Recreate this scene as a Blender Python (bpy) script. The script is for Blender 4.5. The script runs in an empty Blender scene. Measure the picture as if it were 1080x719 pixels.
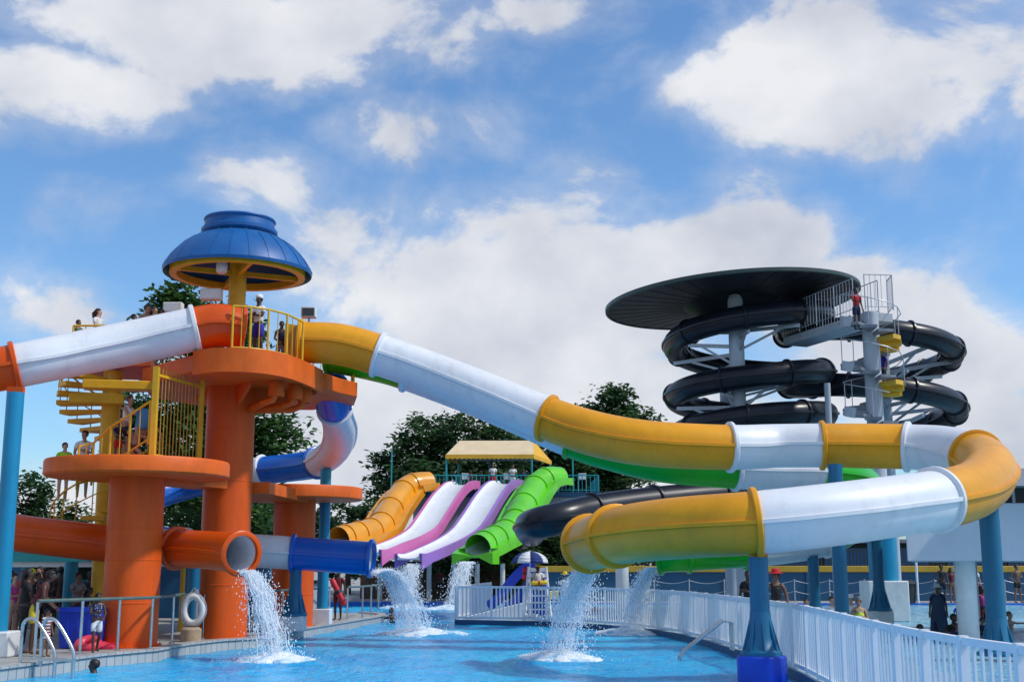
import bpy, bmesh, math, random
from mathutils import Vector, Matrix, noise
PI = math.pi
R_ = math.radians
C = bpy.context.scene.collection
# ------------------------------------------------------------------ camera
FPX, HZ, CAMZ = 1300.0, 597.0, 1.77
PITCH = math.atan((HZ - 359.5) / FPX)
SP, CP = math.sin(PITCH), math.cos(PITCH)
cam_d = bpy.data.cameras.new('camera')
cam = bpy.data.objects.new('camera', cam_d)
C.objects.link(cam)
cam.location = (0, 0, CAMZ)
cam.rotation_euler = (PI / 2 + PITCH, 0, 0)
cam_d.sensor_width = 36
cam_d.sensor_fit = 'HORIZONTAL'
cam_d.lens = FPX / 1080 * 36
cam_d.clip_start = 0.2
cam_d.clip_end = 6000
bpy.context.scene.camera = cam

def at(px, py, Y):
    """survey helper: the world point seen at photo position px, py and lying Y metres out"""
    u, v = px - 540.0, 359.5 - py
    t = Y / (FPX * CP - v * SP)
    return Vector((u * t, Y, CAMZ + (FPX * SP + v * CP) * t))

def gp(px, py, z=0.0):
    u, v = px - 540.0, 359.5 - py
    t = (z - CAMZ) / (FPX * SP + v * CP)
    return Vector((u * t, (FPX * CP - v * SP) * t, z))

# ------------------------------------------------------------------ materials
def new_mat(name):
    m = bpy.data.materials.new(name)
    m.use_nodes = True
    nt = m.node_tree
    b = nt.nodes['Principled BSDF']
    return m, nt, b

def N(nt, typ, **kw):
    n = nt.nodes.new(typ)
    for k, v in kw.items():
        setattr(n, k, v)
    return n

def paint(name, rgb, rough=0.35, var=0.12, scale=2.0, stretch=(1, 1, 1), bump=0.0, metal=0.0, dirt=0.0, bscale=30.0, spec=0.5, coat=0.0):
    m, nt, b = new_mat(name)
    L = nt.links.new
    tc = N(nt, 'ShaderNodeTexCoord')
    mp = N(nt, 'ShaderNodeMapping')
    mp.inputs['Scale'].default_value = stretch
    L(tc.outputs['Object'], mp.inputs['Vector'])
    nz = N(nt, 'ShaderNodeTexNoise')
    nz.inputs['Scale'].default_value = scale
    nz.inputs['Detail'].default_value = 6
    nz.inputs['Roughness'].default_value = 0.65
    L(mp.outputs['Vector'], nz.inputs['Vector'])
    cr = N(nt, 'ShaderNodeValToRGB')
    cr.color_ramp.elements[0].position = 0.3
    cr.color_ramp.elements[1].position = 0.7
    cr.color_ramp.elements[0].color = tuple(max(0, c * (1 - var)) for c in rgb) + (1,)
    cr.color_ramp.elements[1].color = tuple(min(1, c * (1 + var)) for c in rgb) + (1,)
    L(nz.outputs['Fac'], cr.inputs['Fac'])
    col = cr.outputs['Color']
    if dirt > 0:
        mp2 = N(nt, 'ShaderNodeMapping')
        mp2.inputs['Scale'].default_value = (1.0, 1.0, 0.25)
        L(tc.outputs['Object'], mp2.inputs['Vector'])
        n2 = N(nt, 'ShaderNodeTexNoise')
        n2.inputs['Scale'].default_value = 3.1
        n2.inputs['Detail'].default_value = 8
        n2.inputs['Roughness'].default_value = 0.7
        L(mp2.outputs['Vector'], n2.inputs['Vector'])
        r2 = N(nt, 'ShaderNodeValToRGB')
        r2.color_ramp.elements[0].position = 0.52
        r2.color_ramp.elements[1].position = 0.78
        r2.color_ramp.elements[0].color = (0, 0, 0, 1)
        r2.color_ramp.elements[1].color = (dirt, dirt, dirt, 1)
        L(n2.outputs['Fac'], r2.inputs['Fac'])
        mx = N(nt, 'ShaderNodeMix', data_type='RGBA')
        L(r2.outputs['Color'], mx.inputs[0])
        L(col, mx.inputs[6])
        mx.inputs[7].default_value = (rgb[0] * .35 + .03, rgb[1] * .35 + .027, rgb[2] * .35 + .02, 1)
        col = mx.outputs[2]
    L(col, b.inputs['Base Color'])
    mr = N(nt, 'ShaderNodeMapRange')
    mr.inputs['To Min'].default_value = max(0.03, rough - 0.08)
    mr.inputs['To Max'].default_value = min(1, rough + 0.12)
    L(nz.outputs['Fac'], mr.inputs['Value'])
    L(mr.outputs['Result'], b.inputs['Roughness'])
    b.inputs['Metallic'].default_value = metal
    b.inputs['Specular IOR Level'].default_value = spec
    b.inputs['Coat Weight'].default_value = coat
    b.inputs['Coat Roughness'].default_value = 0.12
    if bump > 0:
        n3 = N(nt, 'ShaderNodeTexNoise')
        n3.inputs['Scale'].default_value = bscale
        n3.inputs['Detail'].default_value = 3
        L(mp.outputs['Vector'], n3.inputs['Vector'])
        bp = N(nt, 'ShaderNodeBump')
        bp.inputs['Strength'].default_value = bump
        bp.inputs['Distance'].default_value = 0.02
        L(n3.outputs['Fac'], bp.inputs['Height'])
        L(bp.outputs['Normal'], b.inputs['Normal'])
    return m

M = {}
M['orange_col'] = paint('orange column paint', (.74, .098, .007), .45, .26, 1.2, (1, 1, .18), dirt=.25, bump=.12, spec=.3)
M['orange_slab'] = paint('orange slab paint', (.76, .125, .010), .48, .18, 1.5, dirt=.35, bump=.1, spec=.28)
M['orange_tube'] = paint('orange fibreglass', (.70, .085, .005), .32, .14, .8, dirt=.2, spec=.3)
M['yellow_tube'] = paint('yellow fibreglass', (.78, .33, .005), .38, .15, .7, dirt=.28, coat=.08, spec=.35)
M['white_tube'] = paint('white fibreglass', (.75, .76, .79), .4, .06, .8, dirt=.3, coat=.08)
M['blue_tube'] = paint('blue fibreglass', (.003, .115, .52), .28, .14, .8, dirt=.1, coat=.1)
M['green_tube'] = paint('green fibreglass', (.010, .40, .008), .3, .12, .8, dirt=.1, coat=.1, spec=.35)
M['lime'] = paint('lime fibreglass', (.13, .58, .01), .28, .12, .8, coat=.2)
M['amber'] = paint('amber fibreglass', (.76, .32, .01), .3, .12, .8, dirt=.15, coat=.2)
M['pink'] = paint('pink fibreglass', (.66, .17, .42), .36, .1, .8)
M['purple'] = paint('purple fibreglass', (.36, .18, .56), .36, .1, .8)
M['black_tube'] = paint('black fibreglass', (.011, .013, .021), .3, .3, .8, spec=.36)
M['lining'] = paint('tube lining', (.7, .73, .76), .35, .08, 2)
M['dome'] = paint('blue roof paint', (.003, .105, .34), .42, .18, 1.3, dirt=.15)
M['rail_yellow'] = paint('yellow rail paint', (.72, .43, .015), .4, .12, 4)
M['stair_yellow'] = paint('yellow stair paint', (.74, .42, .012), .45, .15, 2, dirt=.25)
M['teal_post'] = paint('teal post paint', (.004, .135, .26), .42, .18, 1.4, (1, 1, .3), dirt=.12)
M['cyan_post'] = paint('cyan post paint', (.004, .24, .42), .38, .15, 1.4, (1, 1, .3), dirt=.12)
M['blue_drum'] = paint('blue drum paint', (.006, .05, .5), .4, .15, 2)
M['steel'] = paint('galvanised steel', (.42, .45, .50), .42, .15, 6, metal=.4)
M['pole_steel'] = paint('grey painted steel column', (.42, .46, .52), .45, .16, 2.5, (1, 1, .2), dirt=.2)
M['rail_steel'] = paint('stainless rail', (.55, .58, .6), .25, .1, 6, metal=.85)
M['rail_green'] = paint('green grey rail', (.10, .16, .14), .4, .15, 6)
M['rail_cyan'] = paint('cyan rail paint', (.01, .30, .33), .4, .15, 6)
M['disc'] = paint('dark roof panel', (.016, .017, .022), .5, .3, 1.5, spec=.3)
M['tread'] = paint('grey checker plate', (.20, .22, .26), .5, .25, 5)
M['bar'] = paint('ochre screen bars', (.42, .27, .02), .5, .2, 4)
M['disc_rim'] = paint('dark green rim', (.03, .055, .05), .4, .2, 2)
M['white_paint'] = paint('white gloss paint', (.80, .82, .85), .38, .05, 2.5, dirt=.16)
M['white_block'] = paint('white painted concrete', (.72, .74, .74), .6, .1, 3, dirt=.3, bump=.2)
M['concrete'] = paint('grey concrete deck', (.34, .335, .32), .8, .16, 1.4, dirt=.25, bump=.25)
M['grey_wall'] = paint('slate grey render', (.40, .41, .48), .7, .12, 1.5, dirt=.2, bump=.2)
M['pale_wall'] = paint('pale corrugated wall', (.66, .68, .72), .6, .08, 1.2, dirt=.15)
M['panel_white'] = paint('pale blue white panel', (.56, .60, .68), .55, .06, .9, dirt=.1)
M['roof_grey'] = paint('grey metal roof', (.20, .22, .24), .5, .15, 1.5)
M['dark_trim'] = paint('dark trim', (.03, .032, .04), .5, .2, 2)
M['wall_blue'] = paint('blue painted wall', (.010, .085, .19), .55, .16, .8, (1, 1, 1), dirt=.3, bump=.15)
M['wall_yellow'] = paint('ochre wall coping', (.52, .33, .03), .55, .15, 1.5, dirt=.25)
M['canopy'] = paint('tan yellow canopy cloth', (.70, .55, .34), .75, .1, 1.5, bump=.15)  # sunlit top of the yellow cloth, painted paler than the sides
M['canopy_y'] = paint('yellow canopy cloth', (.74, .40, .03), .75, .1, 1.5, bump=.15)
M['rim_blue'] = paint('bright blue pool rim', (.012, .16, .62), .4, .12, 2)
M['bark'] = paint('bark', (.09, .065, .045), .9, .3, 4, (1, 1, .3), bump=.6)
M['blue_plastic'] = paint('blue plastic', (.010, .045, .5), .4, .15, 3)
M['red_float'] = paint('red foam', (.62, .02, .04), .5, .12, 6)
M['pink_float'] = paint('coral pink vinyl', (.78, .05, .10), .4, .12, 6)
M['yellow_foam'] = paint('yellow foam', (.80, .62, .02), .5, .1, 6)
M['ring_white'] = paint('white life ring foam', (.72, .70, .68), .55, .08, 6)
M['stump'] = paint('tan concrete stump', (.42, .30, .2), .8, .2, 5, bump=.3)
M['umb_blue'] = paint('navy umbrella cloth', (.012, .035, .18), .8, .1, 4)
M['umb_white'] = paint('white umbrella cloth', (.75, .76, .8), .8, .05, 4)
M['teal_fascia'] = paint('teal fascia', (.01, .24, .26), .5, .15, 2)
M['dark_green'] = paint('dark wall and kiosk shade tone', (.02, .03, .03), .8, .3, 3)
M['lamp'] = paint('white lamp housing', (.72, .72, .72), .4, .06, 5)
M['glass_dark'] = paint('dark lamp glass', (.05, .055, .06), .15, .2, 5)
M['stone'] = paint('brown stone wall', (.12, .08, .06), .85, .45, 5, bump=.5)
M['brick_seat'] = paint('brown brick', (.16, .075, .05), .85, .3, 6, bump=.4)
M['tarpaulin'] = paint('blue tarpaulin', (.05, .22, .42), .6, .15, 4)
M['black_rubber'] = paint('black rubber', (.02, .02, .022), .5, .2, 6)

def skin(name, rgb):
    return paint(name, rgb, .5, .1, 9)
SK = {'dark': skin('dark brown skin', (.075, .036, .022)), 'brown': skin('brown skin', (.19, .095, .058)),
      'tan': skin('tan skin', (.40, .22, .14)), 'fair': skin('fair skin', (.56, .34, .25))}
CL = {}
def cloth(key, rgb, pat=None):
    if pat is None:
        CL[key] = paint(key + ' cloth', rgb, .8, .12, 8)
        return
    m, nt, b = new_mat(key + ' patterned cloth')
    tc = N(nt, 'ShaderNodeTexCoord')
    if pat[0] == 'stripe':
        w = N(nt, 'ShaderNodeTexWave')
        w.bands_direction = 'Z'
        w.inputs['Scale'].default_value = pat[2]
        w.inputs['Distortion'].default_value = .3
        src = w.outputs['Fac']
    else:
        w = N(nt, 'ShaderNodeTexVoronoi')
        w.inputs['Scale'].default_value = pat[2]
        src = w.outputs['Distance']
    nt.links.new(tc.outputs['Object'], w.inputs['Vector'])
    cr = N(nt, 'ShaderNodeValToRGB')
    cr.color_ramp.interpolation = 'CONSTANT' if pat[0] == 'stripe' else 'EASE'
    cr.color_ramp.elements[0].color = rgb + (1,)
    cr.color_ramp.elements[1].color = pat[1] + (1,)
    cr.color_ramp.elements[1].position = .5
    nt.links.new(src, cr.inputs['Fac'])
    nt.links.new(cr.outputs['Color'], b.inputs['Base Color'])
    b.inputs['Roughness'].default_value = .8
    CL[key] = m
for k, c in dict(white=(.75, .75, .76), black=(.014, .014, .017), navy=(.01, .02, .07), red=(.55, .015, .03), maroon=(.14, .012, .02),
                 yellow=(.75, .55, .03), pink=(.7, .08, .35), blue=(.02, .08, .42), royal=(.03, .02, .36), lime=(.35, .7, .02), grey=(.22, .22, .24),
                 teal=(.02, .2, .24), slate=(.045, .075, .14), green=(.06, .14, .05), sky=(.14, .3, .5), khaki=(.38, .3, .18), neon=(.62, .78, .04)).items():
    cloth(k, c)
cloth('striped', (.65, .65, .66), ('stripe', (.25, .02, .03), 5.0))
cloth('floral', (.6, .6, .62), ('spot', (.02, .03, .12), 26.0))
HAIR = {'black': paint('black hair', (.009, .008, .008), .55, .3, 20), 'brown': paint('brown hair', (.045, .024, .013), .55, .3, 20),
        'blond': paint('sandy hair', (.3, .2, .09), .55, .3, 20), 'grey': paint('grey hair', (.3, .3, .3), .55, .2, 20)}
EYE = paint('dark eyes', (.01, .008, .008), .2, .1, 9)

# ------------------------------------------------------------------ mesh builder
class MB:
    def __init__(s):
        s.v, s.f, s.m = [], [], []
    def add(s, verts, faces, mi=0):
        o = len(s.v)
        s.v += [Vector(p) for p in verts]
        s.f += [tuple(i + o for i in f) for f in faces]
        s.m += [mi] * len(faces)
        return s
    def box(s, a, b, mi=0):
        x0, y0, z0 = a
        x1, y1, z1 = b
        return s.add([(x0, y0, z0), (x1, y0, z0), (x1, y1, z0), (x0, y1, z0), (x0, y0, z1), (x1, y0, z1), (x1, y1, z1), (x0, y1, z1)],
                     [(0, 3, 2, 1), (4, 5, 6, 7), (0, 1, 5, 4), (1, 2, 6, 5), (2, 3, 7, 6), (3, 0, 4, 7)], mi)
    def bar(s, p, q, w, h, mi=0):
        """rectangular bar from p to q, w wide across, h tall"""
        p, q = Vector(p), Vector(q)
        t = (q - p).normalized()
        side = t.cross(Vector((0, 0, 1)))
        if side.length < .02:
            side = Vector((1, 0, 0))
        side.normalize()
        up = side.cross(t).normalized()
        vs = []
        for c in (p, q):
            for a, b in ((-1, -1), (1, -1), (1, 1), (-1, 1)):
                vs.append(c + side * a * w / 2 + up * b * h / 2)
        return s.add(vs, [(0, 1, 2, 3), (7, 6, 5, 4), (0, 4, 5, 1), (1, 5, 6, 2), (2, 6, 7, 3), (3, 7, 4, 0)], mi)
    def cyl(s, p, q, r0, r1=None, n=16, mi=0, cap=True):
        p, q = Vector(p), Vector(q)
        r1 = r0 if r1 is None else r1
        t = (q - p).normalized()
        a = t.orthogonal().normalized()
        b = t.cross(a)
        vs = []
        for c, r in ((p, r0), (q, r1)):
            for i in range(n):
                th = 2 * PI * i / n
                vs.append(c + (a * math.cos(th) + b * math.sin(th)) * r)
        fs = [(i, (i + 1) % n, n + (i + 1) % n, n + i) for i in range(n)]
        if cap:
            fs += [tuple(range(n - 1, -1, -1)), tuple(range(n, 2 * n))]
        return s.add(vs, fs, mi)
    def lathe(s, prof, c=(0, 0, 0), n=32, mi=0, closed=False):
        """prof: list of (r, z)"""
        c = Vector(c)
        vs, fs = [], []
        for r, z in prof:
            for i in range(n):
                th = 2 * PI * i / n
                vs.append(c + Vector((r * math.cos(th), r * math.sin(th), z)))
        k = len(prof)
        for j in range(k if closed else k - 1):
            for i in range(n):
                a = j * n + i
                b = j * n + (i + 1) % n
                d = ((j + 1) % k) * n
                fs.append((a, b, d + (i + 1) % n, d + i))
        if not closed:
            fs.append(tuple(range(n - 1, -1, -1)))
            fs.append(tuple((k - 1) * n + i for i in range(n)))
        return s.add(vs, fs, mi)
    def sphere(s, c, r, n=12, mi=0):
        r = r if hasattr(r, '__len__') else (r, r, r)
        c = Vector(c)
        vs = [c + Vector((0, 0, -r[2]))]
        k = n // 2
        for j in range(1, k):
            ph = -PI / 2 + PI * j / k
            for i in range(n):
                th = 2 * PI * i / n
                vs.append(c + Vector((r[0] * math.cos(ph) * math.cos(th), r[1] * math.cos(ph) * math.sin(th), r[2] * math.sin(ph))))
        vs.append(c + Vector((0, 0, r[2])))
        fs = [(0, 1 + (i + 1) % n, 1 + i) for i in range(n)]
        for j in range(k - 2):
            for i in range(n):
                a = 1 + j * n
                fs.append((a + i, a + (i + 1) % n, a + n + (i + 1) % n, a + n + i))
        a = 1 + (k - 2) * n
        fs += [(a + i, a + (i + 1) % n, len(vs) - 1) for i in range(n)]
        return s.add(vs, fs, mi)
    def prism(s, poly, z0, z1, mi=0):
        n = len(poly)
        vs = [(p[0], p[1], z0) for p in poly] + [(p[0], p[1], z1) for p in poly]
        fs = [tuple(range(n - 1, -1, -1)), tuple(range(n, 2 * n))] + [(i, (i + 1) % n, n + (i + 1) % n, n + i) for i in range(n)]
        return s.add(vs, fs, mi)
    def sweep(s, path, prof_fn, mi=0, cap=True, closed_prof=True):
        """path: list of points; prof_fn(k) -> list of (side, up) offsets"""
        rings = []
        n = len(path)
        for k in range(n):
            t = (path[min(k + 1, n - 1)] - path[max(k - 1, 0)]).normalized()
            side = t.cross(Vector((0, 0, 1)))
            if side.length < .02:
                side = Vector((1, 0, 0))
            side.normalize()
            up = side.cross(t).normalized()
            rings.append([path[k] + side * a + up * b for a, b in prof_fn(k)])
        m = len(rings[0])
        vs = [p for r in rings for p in r]
        fs = []
        for k in range(n - 1):
            for i in range(m if closed_prof else m - 1):
                j = (i + 1) % m
                fs.append((k * m + i, k * m + j, (k + 1) * m + j, (k + 1) * m + i))
        if cap and closed_prof:
            fs += [tuple(range(m - 1, -1, -1)), tuple((n - 1) * m + i for i in range(m))]
        return s.add(vs, fs, mi)
    def tube(s, path, r, n=8, mi=0, cap=True):
        path = [Vector(p) for p in path]
        rf = r if callable(r) else (lambda k: r)
        return s.sweep(path, lambda k: [(rf(k) * math.cos(2 * PI * i / n), rf(k) * math.sin(2 * PI * i / n)) for i in range(n)], mi, cap)
    def build(s, name, mat, parent=None, smooth=35, bevel=0.0, recalc=True):
        me = bpy.data.meshes.new(name)
        off = parent_world(parent)
        me.from_pydata([p - off for p in s.v], [], s.f)
        mats = mat if isinstance(mat, (list, tuple)) else [mat]
        for m in mats:
            me.materials.append(m)
        if len(mats) > 1:
            me.polygons.foreach_set('material_index', s.m)
        if recalc:
            bm = bmesh.new()
            bm.from_mesh(me)
            bmesh.ops.recalc_face_normals(bm, faces=bm.faces)
            bm.to_mesh(me)
            bm.free()
        if smooth:
            me.polygons.foreach_set('use_smooth', [True] * len(me.polygons))
            me.set_sharp_from_angle(angle=R_(smooth))
        me.update()
        o = bpy.data.objects.new(name, me)
        C.objects.link(o)
        if parent is not None:
            o.parent = parent
        if bevel > 0:
            bv = o.modifiers.new('edge', 'BEVEL')
            bv.width = bevel
            bv.segments = 2
            bv.limit_method = 'ANGLE'
            bv.angle_limit = R_(50)
        return o

def parent_world(p):
    off = Vector((0, 0, 0))
    while p is not None:
        off = off + p.location
        p = p.parent
    return off

def tag(o, label, cat, group=None):
    o['label'] = label
    o['category'] = cat
    if group:
        o['group'] = group
    return o

def thing(name, loc, label, cat, group=None):
    o = bpy.data.objects.new(name, None)
    o.empty_display_size = .3
    C.objects.link(o)
    o.location = loc
    return tag(o, label, cat, group)

def lab(o, text):
    o['label'] = text
    return o

def struct(o, kind='structure'):
    o['kind'] = kind
    return o

def dup(root, loc, label, rot=None):
    r = root.copy()
    C.objects.link(r)
    r.location = loc
    if rot is not None:
        r.rotation_euler = (0, 0, rot)
    r['label'] = label
    for ch in list(root.children):
        c = ch.copy()
        C.objects.link(c)
        c.parent = r
        for g in list(ch.children):
            d = g.copy()
            C.objects.link(d)
            d.parent = c
    return r

def catmull(pts, sub=8):
    """pts: list of vectors of any equal dimension (tuples) -> list of (tuple, control index float)"""
    out = []
    n = len(pts)
    P = [tuple(p) for p in pts]
    ext = [tuple(2 * a - b for a, b in zip(P[0], P[1]))] + P + [tuple(2 * a - b for a, b in zip(P[-1], P[-2]))]
    for i in range(n - 1):
        p0, p1, p2, p3 = ext[i:i + 4]
        for k in range(sub):
            t = k / sub
            out.append(tuple(.5 * (2 * b + (c - a) * t + (2 * a - 5 * b + 4 * c - d) * t * t + (3 * b - a - 3 * c + d) * t ** 3)
                             for a, b, c, d in zip(p0, p1, p2, p3)))
    out.append(P[-1])
    return out

rng = random.Random(11)
# ------------------------------------------------------------------ tube slides
def tube_prof(r, n=28, lip=.055):
    pr = []
    for i in range(n):
        th = 2 * PI * i / n
        if i in (0, n // 2):
            e = .045 / r
            pr.append((r * math.cos(th - e), r * math.sin(th - e)))
            pr.append(((r + lip) * math.cos(th - e * .7), (r + lip) * math.sin(th - e * .7)))
            pr.append(((r + lip) * math.cos(th + e * .7), (r + lip) * math.sin(th + e * .7)))
            pr.append((r * math.cos(th + e), r * math.sin(th + e)))
        else:
            pr.append((r * math.cos(th), r * math.sin(th)))
    return pr

def ring_mesh(p, t, r, w, rise, n=32, inner=None):
    """flange ring round axis t at p"""
    t = t.normalized()
    side = t.cross(Vector((0, 0, 1))).normalized()
    up = side.cross(t).normalized()
    mb = MB()
    ri = r - .02 if inner is None else inner
    prof = [(ri, -w), (r + rise * .6, -w), (r + rise, -w * .6), (r + rise, w * .6), (r + rise * .6, w), (ri, w)]
    vs, fs = [], []
    m = len(prof)
    for i in range(n):
        th = 2 * PI * i / n
        d = side * math.cos(th) + up * math.sin(th)
        for a, b in prof:
            vs.append(p + d * a + t * b)
    for i in range(n):
        for j in range(m):
            a, b = i * m + j, i * m + (j + 1) % m
            c, d = ((i + 1) % n) * m + (j + 1) % m, ((i + 1) % n) * m + j
            fs.append((a, b, c, d))
    mb.add(vs, fs)
    return mb

COLW = {'white_tube': 'white', 'yellow_tube': 'yellow', 'orange_tube': 'orange', 'blue_tube': 'blue', 'green_tube': 'green', 'black_tube': 'black'}

def slide(label, ctrl, group, lip=.055, rise=.075, sub=8, start_ring=True, end_ring=True, joints=None, lining='lining'):
    """ctrl rows: (position, radius, colour starting here or None)"""
    base = Vector((ctrl[-1][0].x, ctrl[-1][0].y, 0))
    root = thing('tube_slide', base, label, 'water slide', group)
    S = catmull([(c[0].x, c[0].y, c[0].z, c[1]) for c in ctrl], sub)
    pts = [Vector(s[:3]) for s in S]
    rad = [s[3] for s in S]
    br = [i for i, c in enumerate(ctrl) if c[2]] + [len(ctrl) - 1]
    for a, b in zip(br[:-1], br[1:]):
        i0, i1 = a * sub, b * sub
        seg, rr = pts[i0:i1 + 1], rad[i0:i1 + 1]
        mb = MB()
        mb.sweep(seg, lambda k: tube_prof(rr[k], lip=lip), cap=False)
        last, first = b == br[-1], a == br[0]
        if last or first:   # open ends show their lining
            mb.sweep(seg, lambda k: [((rr[k] - .03) * math.cos(2 * PI * i / 28), (rr[k] - .03) * math.sin(2 * PI * i / 28)) for i in range(28)], 1, cap=False)
        col = ctrl[a][2]
        o = mb.build('tube_section', [M[col], M[lining]], root, 40, recalc=not (last or first))
        lab(o, COLW[col] + ' tube section')
        if last or first:
            pass
        ks = [a] if not last else [a, b]
        for kk in ks:
            if (kk == 0 and not start_ring) or (last and kk == b and not end_ring):
                continue
            i = kk * sub
            t = pts[min(i + 1, len(pts) - 1)] - pts[max(i - 1, 0)]
            fc = col
            ring_mesh(pts[i], t, rad[i], .06, rise, inner=rad[i] - .035).build('flange', M[fc], root, 40)
    # plain joints of the same colour
    for u in joints or []:
        i = int(u * sub)
        t = pts[min(i + 1, len(pts) - 1)] - pts[max(i - 1, 0)]
        col = [c[2] for c in ctrl[:int(u) + 1] if c[2]][-1]
        ring_mesh(pts[i], t, rad[i], .05, rise * .8).build('flange', M[col], root, 40)
    return root, pts

Wt, Yl, Og, Bl, Gr, Bk = 'white_tube', 'yellow_tube', 'orange_tube', 'blue_tube', 'green_tube', 'black_tube'
def A(px, py, Y, r, c=None):
    return (at(px, py, Y), r, c)
TG = 'tube slides winding down to the blue pool'
slide('long yellow and white tube slide sweeping from the tower round to the near pool',
      [A(318, 361, 31.6, .54, Yl), A(358, 363, 31.6, .54), A(399, 374, 31.6, .54, Wt), A(455, 393, 31.6, .54), A(515, 416, 31.4, .54), A(577, 441, 31, .55, Yl),
       A(630, 458, 30.4, .56), A(690, 468, 30, .56), A(770, 471.5, 30, .55, Wt), A(818, 470, 30.4, .54), A(867, 469.5, 30.2, .54, Yl), A(912, 470, 30.2, .55),
       A(957, 471, 30, .55, Wt), A(997, 474, 29.3, .56), A(1030, 482, 28, .56, Yl), A(1044, 497, 26.2, .56), A(1027, 516, 24.5, .56), A(987, 527, 23.4, .56, Wt),
       A(940, 534, 22.8, .56), A(880, 542, 22.3, .56), A(797, 551, 22.1, .56, Yl), A(735, 555, 22.5, .56), A(690, 559, 23.2, .56),
       A(650, 565, 24.5, .56, Yl), A(622, 573, 26.4, .56)], TG)
slide('green and white tube slide running just below the yellow one',
      [A(350, 374, 34.2, .5, Gr), A(390, 382, 34, .5), A(430, 393, 34, .5, Wt), A(515, 425, 33.6, .5), A(603, 463, 33.2, .5, Gr), A(650, 478, 33, .5), A(700, 489, 32.8, .5),
       A(776, 495.5, 33, .5, Wt), A(820, 497, 33.3, .5), A(863, 498, 33.6, .5, Gr), A(897, 503, 34.4, .5), A(914, 515, 36.4, .5), A(912, 536, 38, .5), A(895, 556, 38.4, .5),
       A(868, 569, 38.2, .5, Wt), A(830, 576, 37.8, .5), A(788, 580, 37, .5, Gr), A(752, 582, 36.3, .5), A(725, 583.5, 36, .5, Gr), A(696, 586, 36.2, .48)], TG)
slide('orange and white tube slide leaving the tower to the left and ending above the pool',
      [A(254, 346, 29.4, .5, Og), A(230, 343, 29.2, .52), A(206, 347, 29.1, .53, Wt), A(150, 359, 28.8, .53), A(90, 371, 28.2, .52), A(16, 386, 27.4, .5, Og),
       A(-45, 399, 27.4, .5), A(-105, 425, 29, .48), A(-135, 465, 31, .48, Wt), A(-105, 515, 32, .46, Og), A(-45, 548, 31, .45), A(15, 561, 30.1, .44), A(70, 568, 30.0, .44), A(125, 574, 30.1, .44, Wt),
       A(186, 578, 29.4, .44, Og), A(222, 580, 28.5, .43), A(254, 583.5, 27.5, .43)], TG)
slide('blue and white tube slide looping under the tower platform and ending above the pool',
      [A(348, 408, 34.6, .46, Bl), A(353, 432, 35.6, .46, Wt), A(359, 452, 36.8, .46), A(354, 473, 38.2, .46), A(334, 488, 39.6, .46, Bl), A(306, 493, 40.6, .46), A(277, 496, 41, .46, Wt),
       A(235, 503, 41.5, .46, Bl), A(190, 514, 41.5, .46), A(155, 527, 40.5, .46), A(138, 546, 38.8, .46), A(150, 565, 36.6, .46), A(195, 576, 35.4, .46, Wt), A(260, 580, 35, .46), A(309, 583, 35.1, .46, Bl), A(352, 586, 35.1, .46), A(391, 588.5, 35, .46)], TG)

# black slides wound round the far grey tower
def helix(cx, cy, r, th0, th1, z0, z1, n):
    return [Vector((cx + r * math.cos(a), cy + r * math.sin(a), z0 + (z1 - z0) * k / n))
            for k in range(n + 1) for a in [R_(th0 + (th1 - th0) * k / n)]]
LC = at(790, 400, 50)          # left spiral centre
LCx, LCy = LC.x, 50.0
zA = at(787, 331, 46.85).z     # near pass heights
zB = at(787, 395, 46.85).z
zC = at(787, 437, 46.85).z
cl = []
hp = helix(LCx, LCy, 3.02, 30, -90, zA + (zA - zB) * .34, zA, 4)[:-1] + helix(LCx, LCy, 3.02, -90, -450, zA, zB, 12)[:-1] + helix(LCx, LCy, 3.02, -450, -810, zB, zC, 12)[:-1] + \
     helix(LCx, LCy, 3.02, -810, -990, zC, zC - 1.0, 6)
cl = [(p, .47, None) for p in hp]
cl[0] = (cl[0][0], .47, Bk)
for px, py, Y in ((850, 490, 51.5), (862, 512, 48.5), (835, 520, 46), (760, 523, 44), (690, 529, 42.4), (625, 538, 40.8), (592, 546, 39.9), (570, 551, 40.0), (559, 555, 41.2), (560, 560, 43.2)):
    cl.append(A(px, py, Y, .52))
slide('glossy black tube slide wound round the left grey mast, its mouth beside the lime slide', cl, 'black tube slides of the far tower', rise=.09, sub=5,
      joints=[1.5, 3, 4.5, 6, 8, 10, 12, 14, 15.5, 17, 19, 21, 23, 25, 27, 28.5, 30, 37, 38, 39, 40], lining='black_tube', end_ring=False)
RCx, RCy = at(917, 400, 52).x, 52.0
zr1 = at(917, 349, 48.5).z
zr2 = at(917, 409, 48.5).z
hr = helix(RCx, RCy, 3.45, -200, -90, zr1 + (zr1 - zr2) * .3, zr1, 4)[:-1] + helix(RCx, RCy, 3.45, -90, 270, zr1, zr2, 12)[:-1] + helix(RCx, RCy, 3.45, 270, 520, zr2, zr2 - (zr1 - zr2) * .8, 9)
cr_ = [(p, .47, None) for p in hr]
cr_[0] = (cr_[0][0], .47, Bk)
for px, py, Y in ((858, 520, 55), (880, 545, 56), (905, 556, 57.5)):
    cr_.append(A(px, py, Y, .5))
slide('glossy black tube slide looping out to the right behind the spiral stair mast', cr_, 'black tube slides of the far tower', rise=.09, sub=5,
      joints=[1, 3, 4.5, 6, 7, 8, 9.5, 11, 13, 15, 16.5, 18, 19, 20, 22], lining='black_tube')

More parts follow.
